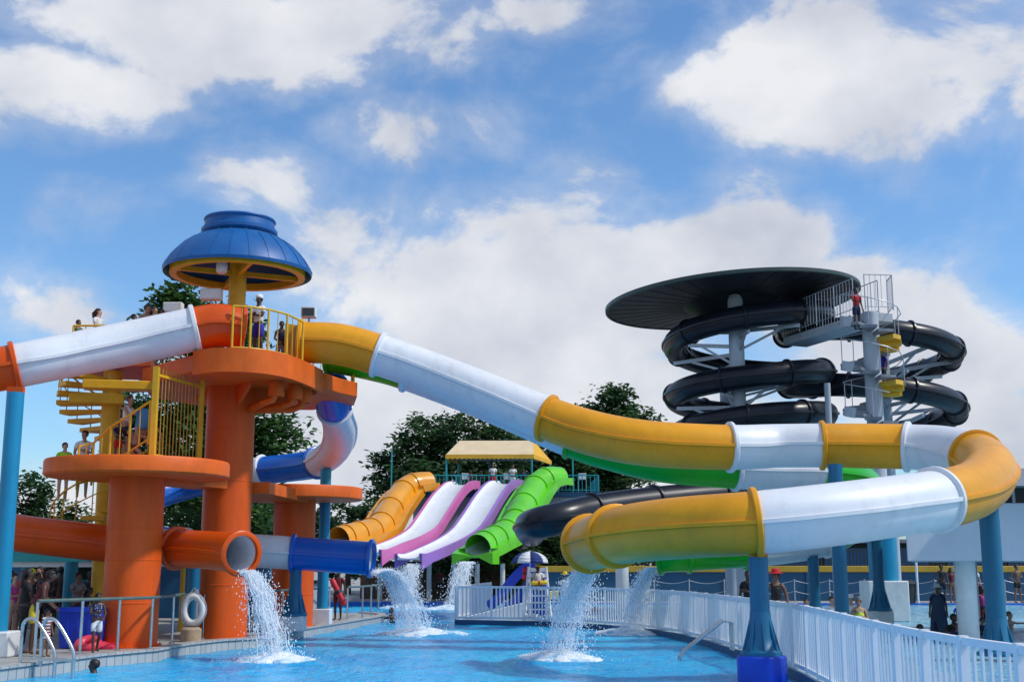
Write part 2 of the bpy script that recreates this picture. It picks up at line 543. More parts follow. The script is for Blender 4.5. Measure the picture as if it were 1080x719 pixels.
# ------------------------------------------------------------------ rear body slides
RG = 'slides side by side at the far end of the pool'
def lane(label, ctrl, colour, half, wall_, skirt):
    """open U shaped lane: white bed, coloured side flanges that hang down as skirts"""
    root = thing('open_slide', Vector((ctrl[-1].x, ctrl[-1].y, 0)), label, 'water slide', RG)
    hz_ = ctrl[-1] - ctrl[-2]
    ctrl = ctrl + [ctrl[-1] + Vector((hz_.x, hz_.y, hz_.z * .15)).normalized() * .7]
    S = [Vector(p) for p in catmull([tuple(c) for c in ctrl], 8)]
    n = len(S)
    bed = MB()
    def prof(k):
        w = half
        return [(-w, wall_), (-w * .93, .10), (-w * .7, .0), (0, -.03), (w * .7, .0), (w * .93, .10), (w, wall_), (w, wall_ - .05), (w, -.1), (-w, -.1), (-w, wall_ - .05)]
    bed.sweep(S, prof)
    lab(bed.build('slide_bed', M['white_tube'], root, 40), 'white slide bed')
    for sg in (-1, 1):
        e = MB()
        def pr(k, sg=sg):
            t = k / (n - 1)
            drop = skirt * (1 + 1.3 * max(0, (t - .86) / .14))
            p = [(half + .003, wall_ + .02), (half + .17, wall_ + .01), (half + .2, -drop), (half + .14, -drop), (half + .11, wall_ - .08), (half + .003, wall_ - .08)]
            return [(sg * a, b) for a, b in p]
        e.sweep(S, pr)
        e.build('side_flange', M[colour], root, 40)
    return root, S
def rows(*a):
    return [at(*r) for r in a]
lane('white open lane slide with pink sides next to the amber slide', rows((492, 511, 74.5), (483, 512, 73.2), (471, 524, 71.5), (457, 545, 68.6), (446, 560, 66.6), (430, 570, 65), (410, 578, 63.6), (396, 583.5, 62.6)), 'pink', .70, .2, .26)
lane('white open lane slide with purple sides next to the lime slide', rows((538, 510, 74.5), (528, 511, 73.2), (517, 523, 71.5), (503, 545, 68.6), (491, 561, 66.6), (475, 572, 65), (456, 581, 63.6), (440, 587.5, 62.6)), 'purple', .70, .2, .26)

def covered(label, ctrl, colour, r):
    root = thing('covered_slide', Vector((ctrl[-1].x, ctrl[-1].y, 0)), label, 'water slide', RG)
    S = [Vector(p) for p in catmull([tuple(c) for c in ctrl], 8)]
    n = len(S)
    mb = MB()
    def prof(k):
        q = [(r * math.cos(R_(a)), r * 1.0 * math.sin(R_(a))) for a in range(0, 181, 12)]
        return [(r + .42, -.42), (r + .40, .0)] + q + [(-r - .40, 0), (-r - .42, -.42), (-r - .36, -.42), (-r - .34, -.05)] + \
               [(.97 * r * math.cos(R_(a)), .97 * r * math.sin(R_(a))) for a in range(180, -1, -12)] + [(r + .34, -.05), (r + .36, -.42)]
    mb.sweep(S, prof)
    mb.build('cover_shell', M[colour], root, 40)
    bed = MB()
    bed.sweep(S, lambda k: [(-r * .96, .0), (-r * .8, -.22), (-r * .4, -.36), (r * .4, -.36), (r * .8, -.22), (r * .96, 0), (r * 1.0, -.3), (r * .5, -.48), (-r * .5, -.48), (-r, -.3)])
    lab(bed.build('slide_bed', M['lining'], root, 40), 'white slide bed')
    for k in range(10, n, 7):
        rb = MB()
        t = (S[min(k + 1, n - 1)] - S[k - 1]).normalized()
        seg = [S[k] - t * .05, S[k] + t * .05]
        rb.sweep(seg, lambda q: [((r + .06) * math.cos(R_(a)), (r + .06) * math.sin(R_(a))) for a in range(0, 181, 12)] + [((r - .01) * math.cos(R_(a)), (r - .01) * math.sin(R_(a))) for a in range(180, -1, -12)])
        rb.build('joint_rib', M[colour], root, 40)
    # flared bowl at the mouth
    e = S[-1]
    t = (S[-1] - S[-2]).normalized()
    lipm = MB()
    t = Vector((t.x, t.y, 0)).normalized()
    lipm.sweep([e - t * .12, e + t * .3, e + t * .65], lambda k: [(-r - .40, .0 - k * .12), (-r * .8, -.2 - k * .05), (-r * .4, -.34), (r * .4, -.34), (r * .8, -.2 - k * .05), (r + .40, .0 - k * .12), (r + .42, -.78), (r + .34, -.78), (r * .5, -.46), (-r * .5, -.46), (-r - .34, -.78), (-r - .42, -.78)])
    lab(lipm.build('mouth_apron', M[colour], root, 40), 'skirt under the slide mouth')
    return root, S
covered('lime green covered slide at the right end of the row', rows((590, 505, 74), (578, 505, 73.3), (566, 512, 72.3), (553, 532, 69.8), (543, 552, 67.4), (531, 564, 65.6), (518, 571, 64.2), (504, 578, 62.8)), 'lime', .72)
covered('amber yellow covered slide at the left end of the row', rows((452, 510, 74), (439, 511, 73.4), (427, 517, 72.6), (412, 537, 69.8), (401, 555, 67.3), (388, 562, 65.6), (372, 566, 64.4), (357, 570, 63.4)), 'amber', .72)
# ------------------------------------------------------------------ left tower
ZD = 6.75                       # top deck height
def PX(px, Y, z):               # plan point at depth Y on photo column px, at height z
    p = at(px, 400, Y)
    return Vector((p.x, Y, z))
TX, TY = -7.32, 31.9
tower = thing('slide_tower', (TX, TY, 0), 'tall orange slide tower with top deck and blue domed roof', 'slide tower')
c = MB()
c.lathe([(.62, 0)] + [q for z in (1.3, 2.6, 3.9, 5.2) for q in ((.62, z), (.627, z + .004), (.627, z + .03), (.62, z + .034))] + [(.62, 6.34)], (TX, TY, 0), 40)
c.build('column', M['orange_col'], tower, 40)
deck = [PX(150, 31.2, 0), PX(178, 30, 0), PX(205, 29.0, 0), PX(222, 28.6, 0), PX(240, 28.5, 0), PX(262, 28.6, 0), PX(282, 28.9, 0), PX(302, 29.5, 0), PX(320, 30.5, 0),
        PX(338, 31.9, 0), PX(345, 32.0, 0), PX(358, 32.8, 0), PX(377, 33.6, 0), PX(374, 35.4, 0), PX(330, 36.4, 0), PX(270, 36.2, 0), PX(205, 35.2, 0), PX(160, 33.6, 0)]
dk = MB().prism([(p.x, p.y) for p in deck], ZD - .42, ZD)
dk.build('top_deck', M['orange_slab'], tower, 30, bevel=.03)
rimr = MB()
arc = [Vector((p[0], p[1], ZD - .24)) for p in catmull([(q.x, q.y) for q in deck[2:10]], 6)]
rimr.sweep(arc, lambda k: [(-.02, -.27), (.07, -.27), (.07, .30), (-.02, .30)])
rimr.build('deck_fascia', M['orange_slab'], tower, 30)
for k, (ang, ln) in enumerate(((-60, 1.5), (10, 2.2), (70, 2.2), (130, 2.0))):
    a = R_(ang)
    d = Vector((math.cos(a), math.sin(a), 0))
    n = Vector((-d.y, d.x, 0)) * .045
    p0 = Vector((TX, TY, 0)) + d * .58
    p1 = Vector((TX, TY, 0)) + d * ln
    g = MB()
    vs = []
    for s in (-1, 1):
        vs += [p0 + n * s + Vector((0, 0, ZD - .42)), p1 + n * s + Vector((0, 0, ZD - .42)), p1 + n * s + Vector((0, 0, ZD - .52)), p0 + n * s + Vector((0, 0, ZD - .95))]
    g.add(vs, [(0, 1, 2, 3), (7, 6, 5, 4), (0, 4, 5, 1), (1, 5, 6, 2), (2, 6, 7, 3), (3, 7, 4, 0)])
    g.build('gusset', M['orange_slab'], tower, 30)
for px, Y, r in ((292, 30.6, .2), (312, 31.2, .18), (322, 31.9, .18)):
    p = PX(px, Y, 0)
    MB().lathe([(r - .05, ZD - .8), (r, ZD - .8), (r, ZD - .43), (r - .05, ZD - .43)], p, 24, closed=True).build('drain_collar', M['orange_slab'], tower, 40)
    MB().tube([Vector((p.x, p.y, ZD - .7)), Vector((p.x - .1, p.y + .05, ZD - .88)), Vector((p.x - .35, p.y + .15, ZD - .95)), Vector((TX + .4, TY, ZD - 1.0))], .085, 12).build('drain_pipe', M['orange_slab'], tower, 30)
for px0, Y0, px1, Y1 in ():
    a, b = PX(px0, Y0, ZD - .62), PX(px1, Y1, ZD - .62)
    MB().bar(a + Vector((-.5, .6, 0)), b + Vector((-.1, .6, 0)), .5, .36).build('edge_beam', M['orange_slab'], tower, 30)
# pole and roof
RX, RY = TX + .05, TY - .05
MB().cyl((RX, RY, ZD), (RX, RY, 10.2), .24, .22, 24).build('roof_pole', M['stair_yellow'], tower, 40)
roofz = at(249, 287, RY).z
dm = MB()
dm.lathe([(1.93, roofz - .08), (1.95, roofz), (1.88, roofz + .15), (1.73, roofz + .38), (1.49, roofz + .63), (1.22, roofz + .83), (1.0, roofz + .94), (.95, roofz + .92), (1.4, roofz + .62), (1.68, roofz + .32), (1.86, roofz + .02)], (RX, RY, 0), 48, closed=True)
dome = dm.build('domed_roof', M['dome'], tower, 25)
for k in range(24):
    ribs = MB()
    a = 2 * PI * k / 24 + .1
    d = Vector((math.cos(a), math.sin(a), 0))
    o = Vector((RX, RY, 0))
    prof = [(1.95, roofz + .005), (1.882, roofz + .152), (1.733, roofz + .383), (1.493, roofz + .633), (1.222, roofz + .833)]
    for (r0, z0), (r1, z1) in zip(prof[:-1], prof[1:]):
        ribs.bar(o + d * r0 + Vector((0, 0, z0)), o + d * r1 + Vector((0, 0, z1)), .016, .016)
    ribs.build('roof_seam', M['dome'], dome, 30)
cap = MB()
cz = roofz + .98
cap.lathe([(.96, cz), (1.0, cz + .06), (1.0, cz + .14), (.93, cz + .2), (.91, cz + .34), (.95, cz + .40), (.93, cz + .44), (.6, cz + .50), (.02, cz + .53), (.02, cz + .1), (.9, cz + .02)], (RX, RY, 0), 48)
cp = cap.build('roof_cap', M['dome'], tower, 25)
vt = MB()
for k in range(16):
    a = 2 * PI * k / 16
    d = Vector((math.cos(a), math.sin(a), 0)) * .93
    vt.bar(Vector((RX, RY, roofz + .88)) + d, Vector((RX, RY, cz + .04)) + d, .07, .05)
vt.build('vent_posts', M['disc_rim'], tower, 30)
MB().lathe([(.86, roofz + .75), (.88, roofz + .98), (.80, roofz + .98), (.8, roofz + .75)], (RX, RY, 0), 32, closed=True).build('vent_screen', M['dark_trim'], tower, 40)
MB().lathe([(1.58, roofz + .05), (1.76, roofz + .05), (1.76, roofz - .13), (1.58, roofz - .13)], (RX, RY, 0), 48, closed=True).build('roof_ring', M['rail_yellow'], tower, 30)
for k in range(4):
    a = R_(25 + 90 * k)
    d = Vector((math.cos(a), math.sin(a), 0))
    MB().bar(Vector((RX, RY, roofz - .04)) + d * .2, Vector((RX, RY, roofz - .04)) + d * 1.6, .1, .13).build('roof_spoke', M['rail_yellow'], tower, 30)
sp = MB()
p = at(234, 281, RY - 1.2)
sp.lathe([(.04, -.2), (.13, -.16), (.15, 0), (.11, .18), (.04, .26)], p, 16)
sp.build('hanging_lamp', M['lamp'], tower, 40)
def floodlight(px, py, Y, w, label, rot=0):
    p = at(px, py, Y)
    t = thing('floodlight', p, label, 'floodlight', 'floodlights round the tower deck')
    MB().box(p + Vector((-w, -.14, -.14)), p + Vector((w, .14, .15))).build('housing', M['lamp'], t, 30, bevel=.02)
    MB().box(p + Vector((-w + .04, -.15, -.11)), p + Vector((w - .04, -.142, .11))).build('glass', M['glass_dark'] if rot else M['lining'], t, 30)
    MB().bar(p + Vector((0, .0, -.14)), Vector((p.x, p.y + .1, max(ZD, p.z - .75))), .05, .05).build('bracket', M['steel'], t, 30)
floodlight(223, 311, 31.2, .27, 'white box floodlight left of the yellow roof pole')
floodlight(326, 330, 33.2, .2, 'grey floodlight on the deck edge above the yellow slide mouth', 1)
floodlight(183, 325, 33.6, .26, 'white floodlight behind the top of the white tube')

def railing(name, pts, z0, h, mat, label, cat, group=None, spacing=.16, r=.028, rb=.013, parent=None, mid=False, loc=None):
    """posts, rails and bars along a polyline; pts carry xy, z0 may be list"""
    zs = z0 if hasattr(z0, '__len__') else [z0] * len(pts)
    P = [Vector((p.x, p.y, z)) for p, z in zip(pts, zs)]
    root = parent or thing(name, P[0] if loc is None else loc, label, cat, group)
    rail = MB()
    H = Vector((0, 0, h))
    rail.tube([p + H for p in P], r, 8)
    rail.tube([p + Vector((0, 0, .12)) for p in P], r * .8, 8)
    if mid:
        rail.tube([p + H * .55 for p in P], r * .7, 8)
    rail.build('rail', mat, root, 40)
    for p in P:
        MB().cyl(p, p + H, r * 1.05, n=8).build('post', mat, root, 40)
    if spacing:
        for a, b in zip(P[:-1], P[1:]):
            k = max(2, int((b - a).length / spacing))
            for i in range(1, k):
                q = a.lerp(b, i / k)
                MB().cyl(q + Vector((0, 0, .1)), q + H, rb, n=6).build('baluster', mat, root, 40)
    return root
railing('deck_railing', [PX(243, 28.75, 0), PX(262, 28.85, 0), PX(281, 29.15, 0), PX(301, 29.75, 0), PX(318, 30.7, 0)], ZD, 1.12, M['rail_yellow'], 'yellow railing round the front of the top tower deck', 'railing', 'yellow tower railings', .3, mid=False)
railing('deck_railing', [PX(160, 33.2, 0), PX(205, 34.8, 0), PX(270, 35.8, 0), PX(330, 36.0, 0), PX(371, 35.1, 0), PX(373, 33.9, 0)], ZD, 1.12, M['rail_yellow'], 'yellow railing round the back of the top tower deck', 'railing', 'yellow tower railings', .3)
gt = thing('deck_gate', PX(300, 30.8, ZD), 'yellow slatted panel beside the yellow slide mouth on the top deck', 'gate panel')
for k in range(7):
    q = PX(300 + k * 2.6, 31.3 + k * .06, ZD + .1)
    MB().box(q + Vector((-.028, -.02, 0)), q + Vector((.028, .02, 1.1))).build('slat', M['rail_yellow'], gt, 30)
MB().bar(PX(298, 31.34, ZD + .3), PX(318, 31.75, ZD + .3), .03, .06).build('crossbar', M['rail_yellow'], gt, 30)

# ------------------------------------------------------------------ landing pillars
def landing(px, Y, zt, rs, label, rc=.62, arm=None):
    p = at(px, 600, Y)
    p = Vector((p.x, Y, 0))
    t = thing('landing_pillar', p, label, 'pillar', 'orange pillars with round landings')
    MB().lathe([(rc, 0)] + [q for z in (.95, 1.9, 2.6) for q in ((rc, z), (rc + .007, z + .004), (rc + .007, z + .03), (rc, z + .034)) if z < zt - .6] + [(rc, zt - .36)], p, 40).build('column', M['orange_col'], t, 40)
    MB().lathe([(rc - .1, zt - .37), (rs - .04, zt - .37), (rs, zt - .33), (rs, zt - .04), (rs - .03, zt), (.1, zt)], p, 56).build('landing', M['orange_slab'], t, 40)
    bp_ = MB()
    bp_.lathe([(rc + .003, .0), (rc + .11, .0), (rc + .11, .035), (rc + .003, .04)], p, 40, closed=True)
    for q in range(14):
        d = Vector((math.cos(q * 2 * PI / 14), math.sin(q * 2 * PI / 14), 0)) * (rc + .065)
        bp_.cyl(p + d + Vector((0, 0, .03)), p + d + Vector((0, 0, .075)), .02, n=6)
    bp_.build('base_plate', M['orange_col'], t, 40)
    if arm:
        MB().bar(Vector((p.x, p.y, zt - .3)), Vector((arm[0], arm[1], zt - .3)), 1.0, .3).build('bridge_slab', M['orange_slab'], t, 30)
    return p
ZF = at(140, 487, 28.5).z + .0
p1 = landing(140, 28.5, ZF, 2.06, 'orange pillar with round landing nearest the camera', arm=(TX - .3, TY - .6))
ZB = at(309, 514, 37).z
p3 = landing(309, 37.2, ZB, 2.0, 'orange pillar with low round landing behind the blue slide end', arm=(TX + .5, TY + .4))

# ------------------------------------------------------------------ yellow spiral stair
SX, SY = at(113, 500, 32.0).x, 32.0
st = thing('spiral_stair', (SX, SY, 0), 'yellow spiral staircase behind the front orange landing', 'staircase')
MB().cyl((SX, SY, 0), (SX, SY, ZD + .05), .24, n=24).build('newel_column', M['stair_yellow'], st, 40)
def tread(cx, cy, a0, a1, r0, r1, z, mat, parent, th=.07, name='tread'):
    vs = []
    for zz in (z - th, z):
        for r, a in ((r0, a0), (r1, a0), (r1, (a0 + a1) / 2), (r1, a1), (r0, a1)):
            vs.append((cx + r * math.cos(R_(a)), cy + r * math.sin(R_(a)), zz))
    mb = MB().add(vs, [(4, 3, 2, 1, 0), (5, 6, 7, 8, 9), (0, 1, 6, 5), (1, 2, 7, 6), (2, 3, 8, 7), (3, 4, 9, 8), (4, 0, 5, 9)])
    return mb.build(name, mat, parent, 30)
nst, rise_ = 33, .2
rail_pts = []
for k in range(10, nst):
    z = rise_ * (k + 1)
    a = 192 + 18 * (z - 5.95) / .2
    tread(SX, SY, a, a - 22, .2, 1.36, z, M['stair_yellow'], st, .11)
    am = R_(a - 12)
    rail_pts.append(Vector((SX + 1.31 * math.cos(am), SY + 1.31 * math.sin(am), z)))
rl = MB()
rl.tube([p + Vector((0, 0, 1.0)) for p in rail_pts], .026, 8)
rl.tube([p + Vector((0, 0, .5)) for p in rail_pts], .016, 6)
rl.build('handrail', M['rail_yellow'], st, 40)
for k, p in enumerate(rail_pts):
    MB().cyl(p, p + Vector((0, 0, 1.0)), .016, n=6).build('baluster', M['rail_yellow'], st, 40)
lpz = rise_ * 10.9
MB().box((SX - .6, SY + .2, lpz - .12), (SX + 1.4, SY + 3.2, lpz)).build('lower_landing', M['stair_yellow'], st, 30)
for lx in (SX - .5, SX + 1.3):
    MB().cyl((lx, SY + 3.0, 0), (lx, SY + 3.0, lpz - .12), .07, n=10).build('landing_leg', M['stair_yellow'], st, 40)
ub = MB()
a, b = at(88, 404, 30.2), at(166, 402, 30.6)
a.z = b.z = ZD - .56
ub.bar(a, b, .5, .22)
ub.build('landing_beam', M['stair_yellow'], st, 30, bevel=.02)
ub = MB()
ub.bar(Vector((SX - .9, SY - .6, ZD - .72)), Vector((SX + .4, SY - .2, ZD - .72)), .28, .28)
ub.build('curved_bracket', M['stair_yellow'], st, 30, bevel=.03)
# upper walkway where bathers queue, reached by the stair
wk = thing('queue_walkway', PX(110, 32.5, 0), 'yellow railed walkway behind the white tube where bathers queue', 'walkway')
MB().prism([(PX(70, 31.4, 0).x, 31.4), (PX(158, 31.4, 0).x, 31.4), (PX(175, 34, 0).x, 34), (PX(68, 33.6, 0).x, 33.6)], 6.86, 7.0).build('walkway_slab', M['orange_slab'], wk, 30)
railing('rail', [PX(74, 31.6, 0), PX(100, 31.6, 0), PX(128, 31.6, 0), PX(152, 31.6, 0)], 7.0, .95, M['rail_yellow'], '', '', parent=wk, spacing=.3)
# rail of the front landing and the yellow cage screen
railing('landing_railing', [PX(88, 28.9, 0), PX(103, 29.1, 0), PX(120, 28.8, 0), PX(140, 28.6, 0), PX(160, 28.4, 0)], [ZF - .6, ZF - .5, ZF - .15, ZF + .12, ZF + .4], 1.0, M['rail_yellow'],
        'yellow sloping handrail above the front orange landing', 'railing', 'yellow tower railings', .28)
cg = thing('bar_screen', PX(190, 28.9, ZF), 'tall yellow bar screen between the front landing and the main column', 'screen')
MB().box(PX(164.5, 28.3, ZF) + Vector((-.06, -.06, 0)), PX(164.5, 28.3, ZD - .42) + Vector((.06, .06, 0))).build('corner_post', M['stair_yellow'], cg, 30)
MB().box(PX(214, 30.4, ZF - .3) + Vector((-.05, -.05, 0)), PX(214, 30.4, ZD - .42) + Vector((.05, .05, 0))).build('end_post', M['stair_yellow'], cg, 30)
for k in range(1, 14):
    u = k / 14
    a = PX(164.5 + 49.5 * u, 28.3 + 2.1 * u, ZF - .05)
    MB().cyl(a, (a.x, a.y, ZD - .42), .014, n=6).build('screen_bar', M['bar'], cg, 40)
for zz in (ZF + .15, ZD - .6):
    MB().bar(PX(164.5, 28.3, zz), PX(214, 30.4, zz), .04, .06).build('screen_rail', M['stair_yellow'], cg, 30)

# ------------------------------------------------------------------ slide posts
def post(px, Y, ztop, r, mat, label, base='flare', z0=0.0, px_is_x=False, block=None, saddle=None):
    p = at(px, 600, Y)
    p = Vector((p.x, Y, z0))
    t = thing('support_post', p, label, 'support post', 'painted posts carrying the slides')
    zb = z0
    if block:
        kind, bw, bh = block
        if kind == 'cube':
            MB().box((p.x - bw, p.y - bw, z0), (p.x + bw, p.y + bw, z0 + bh)).build('footing', M['white_block'], t, 30, bevel=.03)
        else:
            MB().lathe([(bw, z0), (bw, z0 + bh - .03), (bw - .03, z0 + bh)], p + Vector((0, 0, -p.z)), 32).build('footing', M[kind], t, 40)
        zb = z0 + bh
    MB().cyl((p.x, p.y, zb), (p.x, p.y, ztop), r, n=24).build('pole', M[mat], t, 40)
    if base == 'flare':
        MB().lathe([(r * 2.1, zb), (r * 2.1, zb + .06), (r * 1.75, zb + .1), (r * 1.3, zb + .32), (r * 1.03, zb + .75)], (p.x, p.y, 0), 24).build('base_flare', M[mat], t, 40)
        for k in range(8):
            d = Vector((math.cos(k * PI / 4), math.sin(k * PI / 4), 0))
            q = Vector((p.x, p.y, zb + .05))
            n = Vector((-d.y, d.x, 0)) * .012
            vs = []
            for s in (-1, 1):
                vs += [q + d * r + n * s, q + d * r * 2.0 + n * s, q + d * r * 1.03 + Vector((0, 0, .62)) + n * s]
            MB().add(vs, [(0, 1, 2), (5, 4, 3), (0, 3, 4, 1), (1, 4, 5, 2), (2, 5, 3, 0)]).build('gusset', M[mat], t, 0)
    if saddle:
        MB().box((p.x - r * .95, p.y - .06, ztop), (p.x + r * .95, p.y + .06, ztop + saddle)).build('saddle', M['yellow_tube'] if mat == 'teal_post' else M['orange_tube'], t, 30)
    return t
def zat(px, py, Y):
    return at(px, py, Y).z
WZ = -.2
post(800, 22.1, zat(799, 587, 22.1), .17, 'teal_post', 'teal post on a blue drum standing in the near pool', z0=WZ - .5, block=('blue_drum', .43, .95), saddle=.22)
post(1047, 25.6, zat(1040, 530, 25.6), .2, 'teal_post', 'thick teal post under the right bend of the yellow slide', z0=0.0)
post(886, 29.6, zat(882, 490, 29.8), .165, 'teal_post', 'teal post under the yellow piece left of the right bend', z0=0)
post(858, 37.8, zat(858, 572, 37.8) - .4, .165, 'teal_post', 'slim teal post behind the white tube, left of two others', z0=0)
post(926, 38.2, zat(925, 560, 38.2), .17, 'teal_post', 'teal post on a white footing before the white block', z0=0, block=('cube', .32, .45))
post(3, 25.3, zat(15, 414, 25.3), .175, 'cyan_post', 'bright cyan post at the left edge on a white footing', base='', z0=0, block=('cube', .33, .5), saddle=.12)
post(341, 38.6, zat(345, 495, 38.6), .17, 'cyan_post', 'tall cyan post behind the low orange landing', z0=0, base='', block=('cube', .28, .5))
post(312, 35.1, zat(311, 600, 35.1), .17, 'teal_post', 'short teal post under the blue slide end', z0=0, base='flare', block=('cube', .3, .42))
post(75, 33.6, zat(75, 592, 33.6), .18, 'cyan_post', 'short cyan post under the low orange tube among the bathers', base='', z0=0)
post(205, 31.2, zat(204, 596, 31.2), .15, 'teal_post', 'short teal post under the orange slide end', base='', z0=0)
post(656, 46, 2.6, .24, 'white_block', 'plain white column behind the white fence', base='', z0=0)
# ------------------------------------------------------------------ far black slide tower
t = thing('shade_disc', at(771, 318, 50) * 1.0, 'huge black saucer roof above the black slides', 'roof')
dc = at(771, 318, 50)
dsc = MB()
dsc.lathe([(5.12, -.05), (5.16, 0), (5.14, .05), (3.5, .34), (.3, .55), (.3, .4), (2.0, .0), (2.0, -.12), (3.6, -.10)], (0, 0, 0), 72, closed=True)
drb = MB()
for k in range(36):
    a = 2 * PI * k / 36
    d = Vector((math.cos(a), math.sin(a), 0))
    drb.bar(d * 2.0 + Vector((0, 0, -.13)), d * 5.05 + Vector((0, 0, -.08)), .02, .012)
rm = MB()
rm.lathe([(5.13, -.09), (5.22, -.07), (5.22, .07), (5.13, .09)], (0, 0, 0), 72, closed=True)
hub = MB()
hub.lathe([(2.02, -.1), (1.7, -.3), (1.3, -.7), (.9, -1.2), (.3, -1.3)], (0, 0, 0), 40)
hoop = MB()
hoop.tube([Vector((.55 * math.cos(a), -.6, .45 + .5 * math.sin(a))) for a in [PI * i / 12 for i in range(13)]], .03, 6)
for mb_, nm, mt in ((dsc, 'saucer_roof', 'disc'), (drb, 'roof_purlins', 'disc'), (rm, 'roof_rim', 'disc_rim'), (hub, 'roof_hub', 'disc'), (hoop, 'top_hoop', 'steel')):
    o = mb_.build(nm, M[mt], None, 30)
    o.parent = t
t.rotation_euler = (R_(-1.0), R_(-3.6), 0)
# hanging drum slats at the left underside
mast = thing('slide_mast', (at(778, 400, 47.9).x, 47.9, 0), 'grey steel mast with a rounded top carrying the left black spiral', 'mast')
mx, my = mast.location.x, 47.9
zt = at(777, 310, 47.9).z
MB().lathe([(.3, 0), (.3, zt - .3), (.27, zt - .16), (.19, zt - .04), (.05, zt)], (mx, my, 0), 24).build('column', M['pole_steel'], mast, 40)
for k, a in enumerate([-60, -100, -150, 160, 110, 60, 20, -40, -80, -120, -170, 130, 40, -65, -110, -160, 90]):
    zz = zA - .35 - k * (zA - zC + 1.2) / 17
    d = Vector((math.cos(R_(a)), math.sin(R_(a)), 0))
    q = Vector((mx, my, zz))
    tip = Vector((LCx, LCy, zz)) + d * 3.1
    b = MB()
    b.bar(q + Vector((0, 0, -.15)), tip, .1, .14)
    b.bar(q + Vector((0, 0, -.95)), q.lerp(tip, .72) + Vector((0, 0, -.08)), .07, .09)
    b.build('bracket_arm', M['steel'], mast, 30)
m2 = thing('slide_mast', (at(765, 400, 53).x, 53, 0), 'second grey mast half hidden behind the left black spiral', 'mast')
MB().cyl((m2.location.x, 53, 0), (m2.location.x, 53, zB + .4), .26, n=20).build('column', M['pole_steel'], m2, 40)
m3 = thing('slide_mast', (at(873, 420, 47).x, 47, 0), 'thin grey post under the large ring of the black slide', 'mast')
MB().cyl((m3.location.x, 47, 0), (m3.location.x, 47, at(872, 404, 47).z), .12, n=16).build('column', M['pole_steel'], m3, 40)
m4 = thing('slide_mast', (at(933, 400, 52).x, 52, 0), 'grey mast inside the right black spiral behind the stair', 'mast')
MB().cyl((m4.location.x, 52, 0), (m4.location.x, 52, at(930, 365, 52).z), .24, n=20).build('column', M['pole_steel'], m4, 40)
for k, a in enumerate([-60, -20, 10, -80, 30, -40, 0, 60, -70, -15, 20]):
    zz = zr1 - .5 - k * (zr1 - zr2) * 1.7 / 11
    d = Vector((math.cos(R_(a)), math.sin(R_(a)), 0))
    q = Vector((m4.location.x, 52, zz - .3))
    tip = Vector((RCx, RCy, zz)) + d * 3.35
    b = MB()
    b.bar(q, tip, .1, .15)
    b.bar(q + Vector((0, 0, -.9)), q.lerp(tip, .7), .07, .09)
    b.build('bracket_arm', M['steel'], m4, 30)
# stair mast
YX = 44.0
sx = at(921, 400, YX).x
sm = thing('stair_mast', (sx, YX, 0), 'thick grey mast with a winding stair and a cyan foot on a white block', 'stair tower')
ztop = at(921, 302, YX).z
zfl = at(905, 338, YX).z
MB().box((sx - .72, YX - .6, -.1), (sx + .68, YX + .6, at(930, 612, YX).z)).build('footing', M['white_block'], sm, 30, bevel=.04)
MB().cyl((sx, YX, 0), (sx, YX, zat(930, 555, YX)), .5, n=28).build('column_foot', M['cyan_post'], sm, 40)
MB().lathe([(.5, zat(930, 555, YX)), (.30, zat(930, 540, YX)), (.30, zfl + .2), (.28, zfl + .3)], (sx, YX, 0), 28).build('column', M['pole_steel'], sm, 40)
pitch_ = at(921, 335, YX).z - at(921, 382, YX).z
per = 11
k = 0
z = zfl - .05
outer = []
a = 200.0
while z > zat(921, 450, YX):
    am = (a % 360)
    yellow = am < 62 or am > 318
    tread(sx, YX, a, a - 31, .25, 1.12 if not yellow else 1.05, z, M['stair_yellow'] if yellow else M['tread'], sm, .10 if not yellow else .16)
    outer.append(Vector((sx + 1.08 * math.cos(R_(a - 15)), YX + 1.08 * math.sin(R_(a - 15)), z)))
    a += 360 / 11
    z -= pitch_ / per
for i0 in range(len(outer) - 1):
    am = math.degrees(math.atan2(outer[i0].y - YX, outer[i0].x - sx)) % 360
    if 160 < am < 192:
        sk = MB()
        pts_ = []
        for u in range(5):
            p = outer[i0].lerp(outer[i0 + 1], u / 4)
            d = Vector((p.x - sx, p.y - YX, 0)).normalized() * 1.13
            pts_.append(Vector((sx + d.x, YX + d.y, p.z)))
        sk.sweep(pts_, lambda k: [(-.012, -.16), (.012, -.16), (.012, .2), (-.012, .2)])
        sk.build('stringer', M['pole_steel'], sm, 30)
rl = MB()
rl.tube([p + Vector((0, 0, 1.0)) for p in outer], .018, 6)
rl.build('handrail', M['steel'], sm, 40)
for p in outer[::2]:
    MB().cyl(p, p + Vector((0, 0, 1.0)), .016, n=6).build('baluster', M['steel'], sm, 40)
for zz in [zat(921, y, YX) for y in (368, 372, 412, 417)]:
    pass
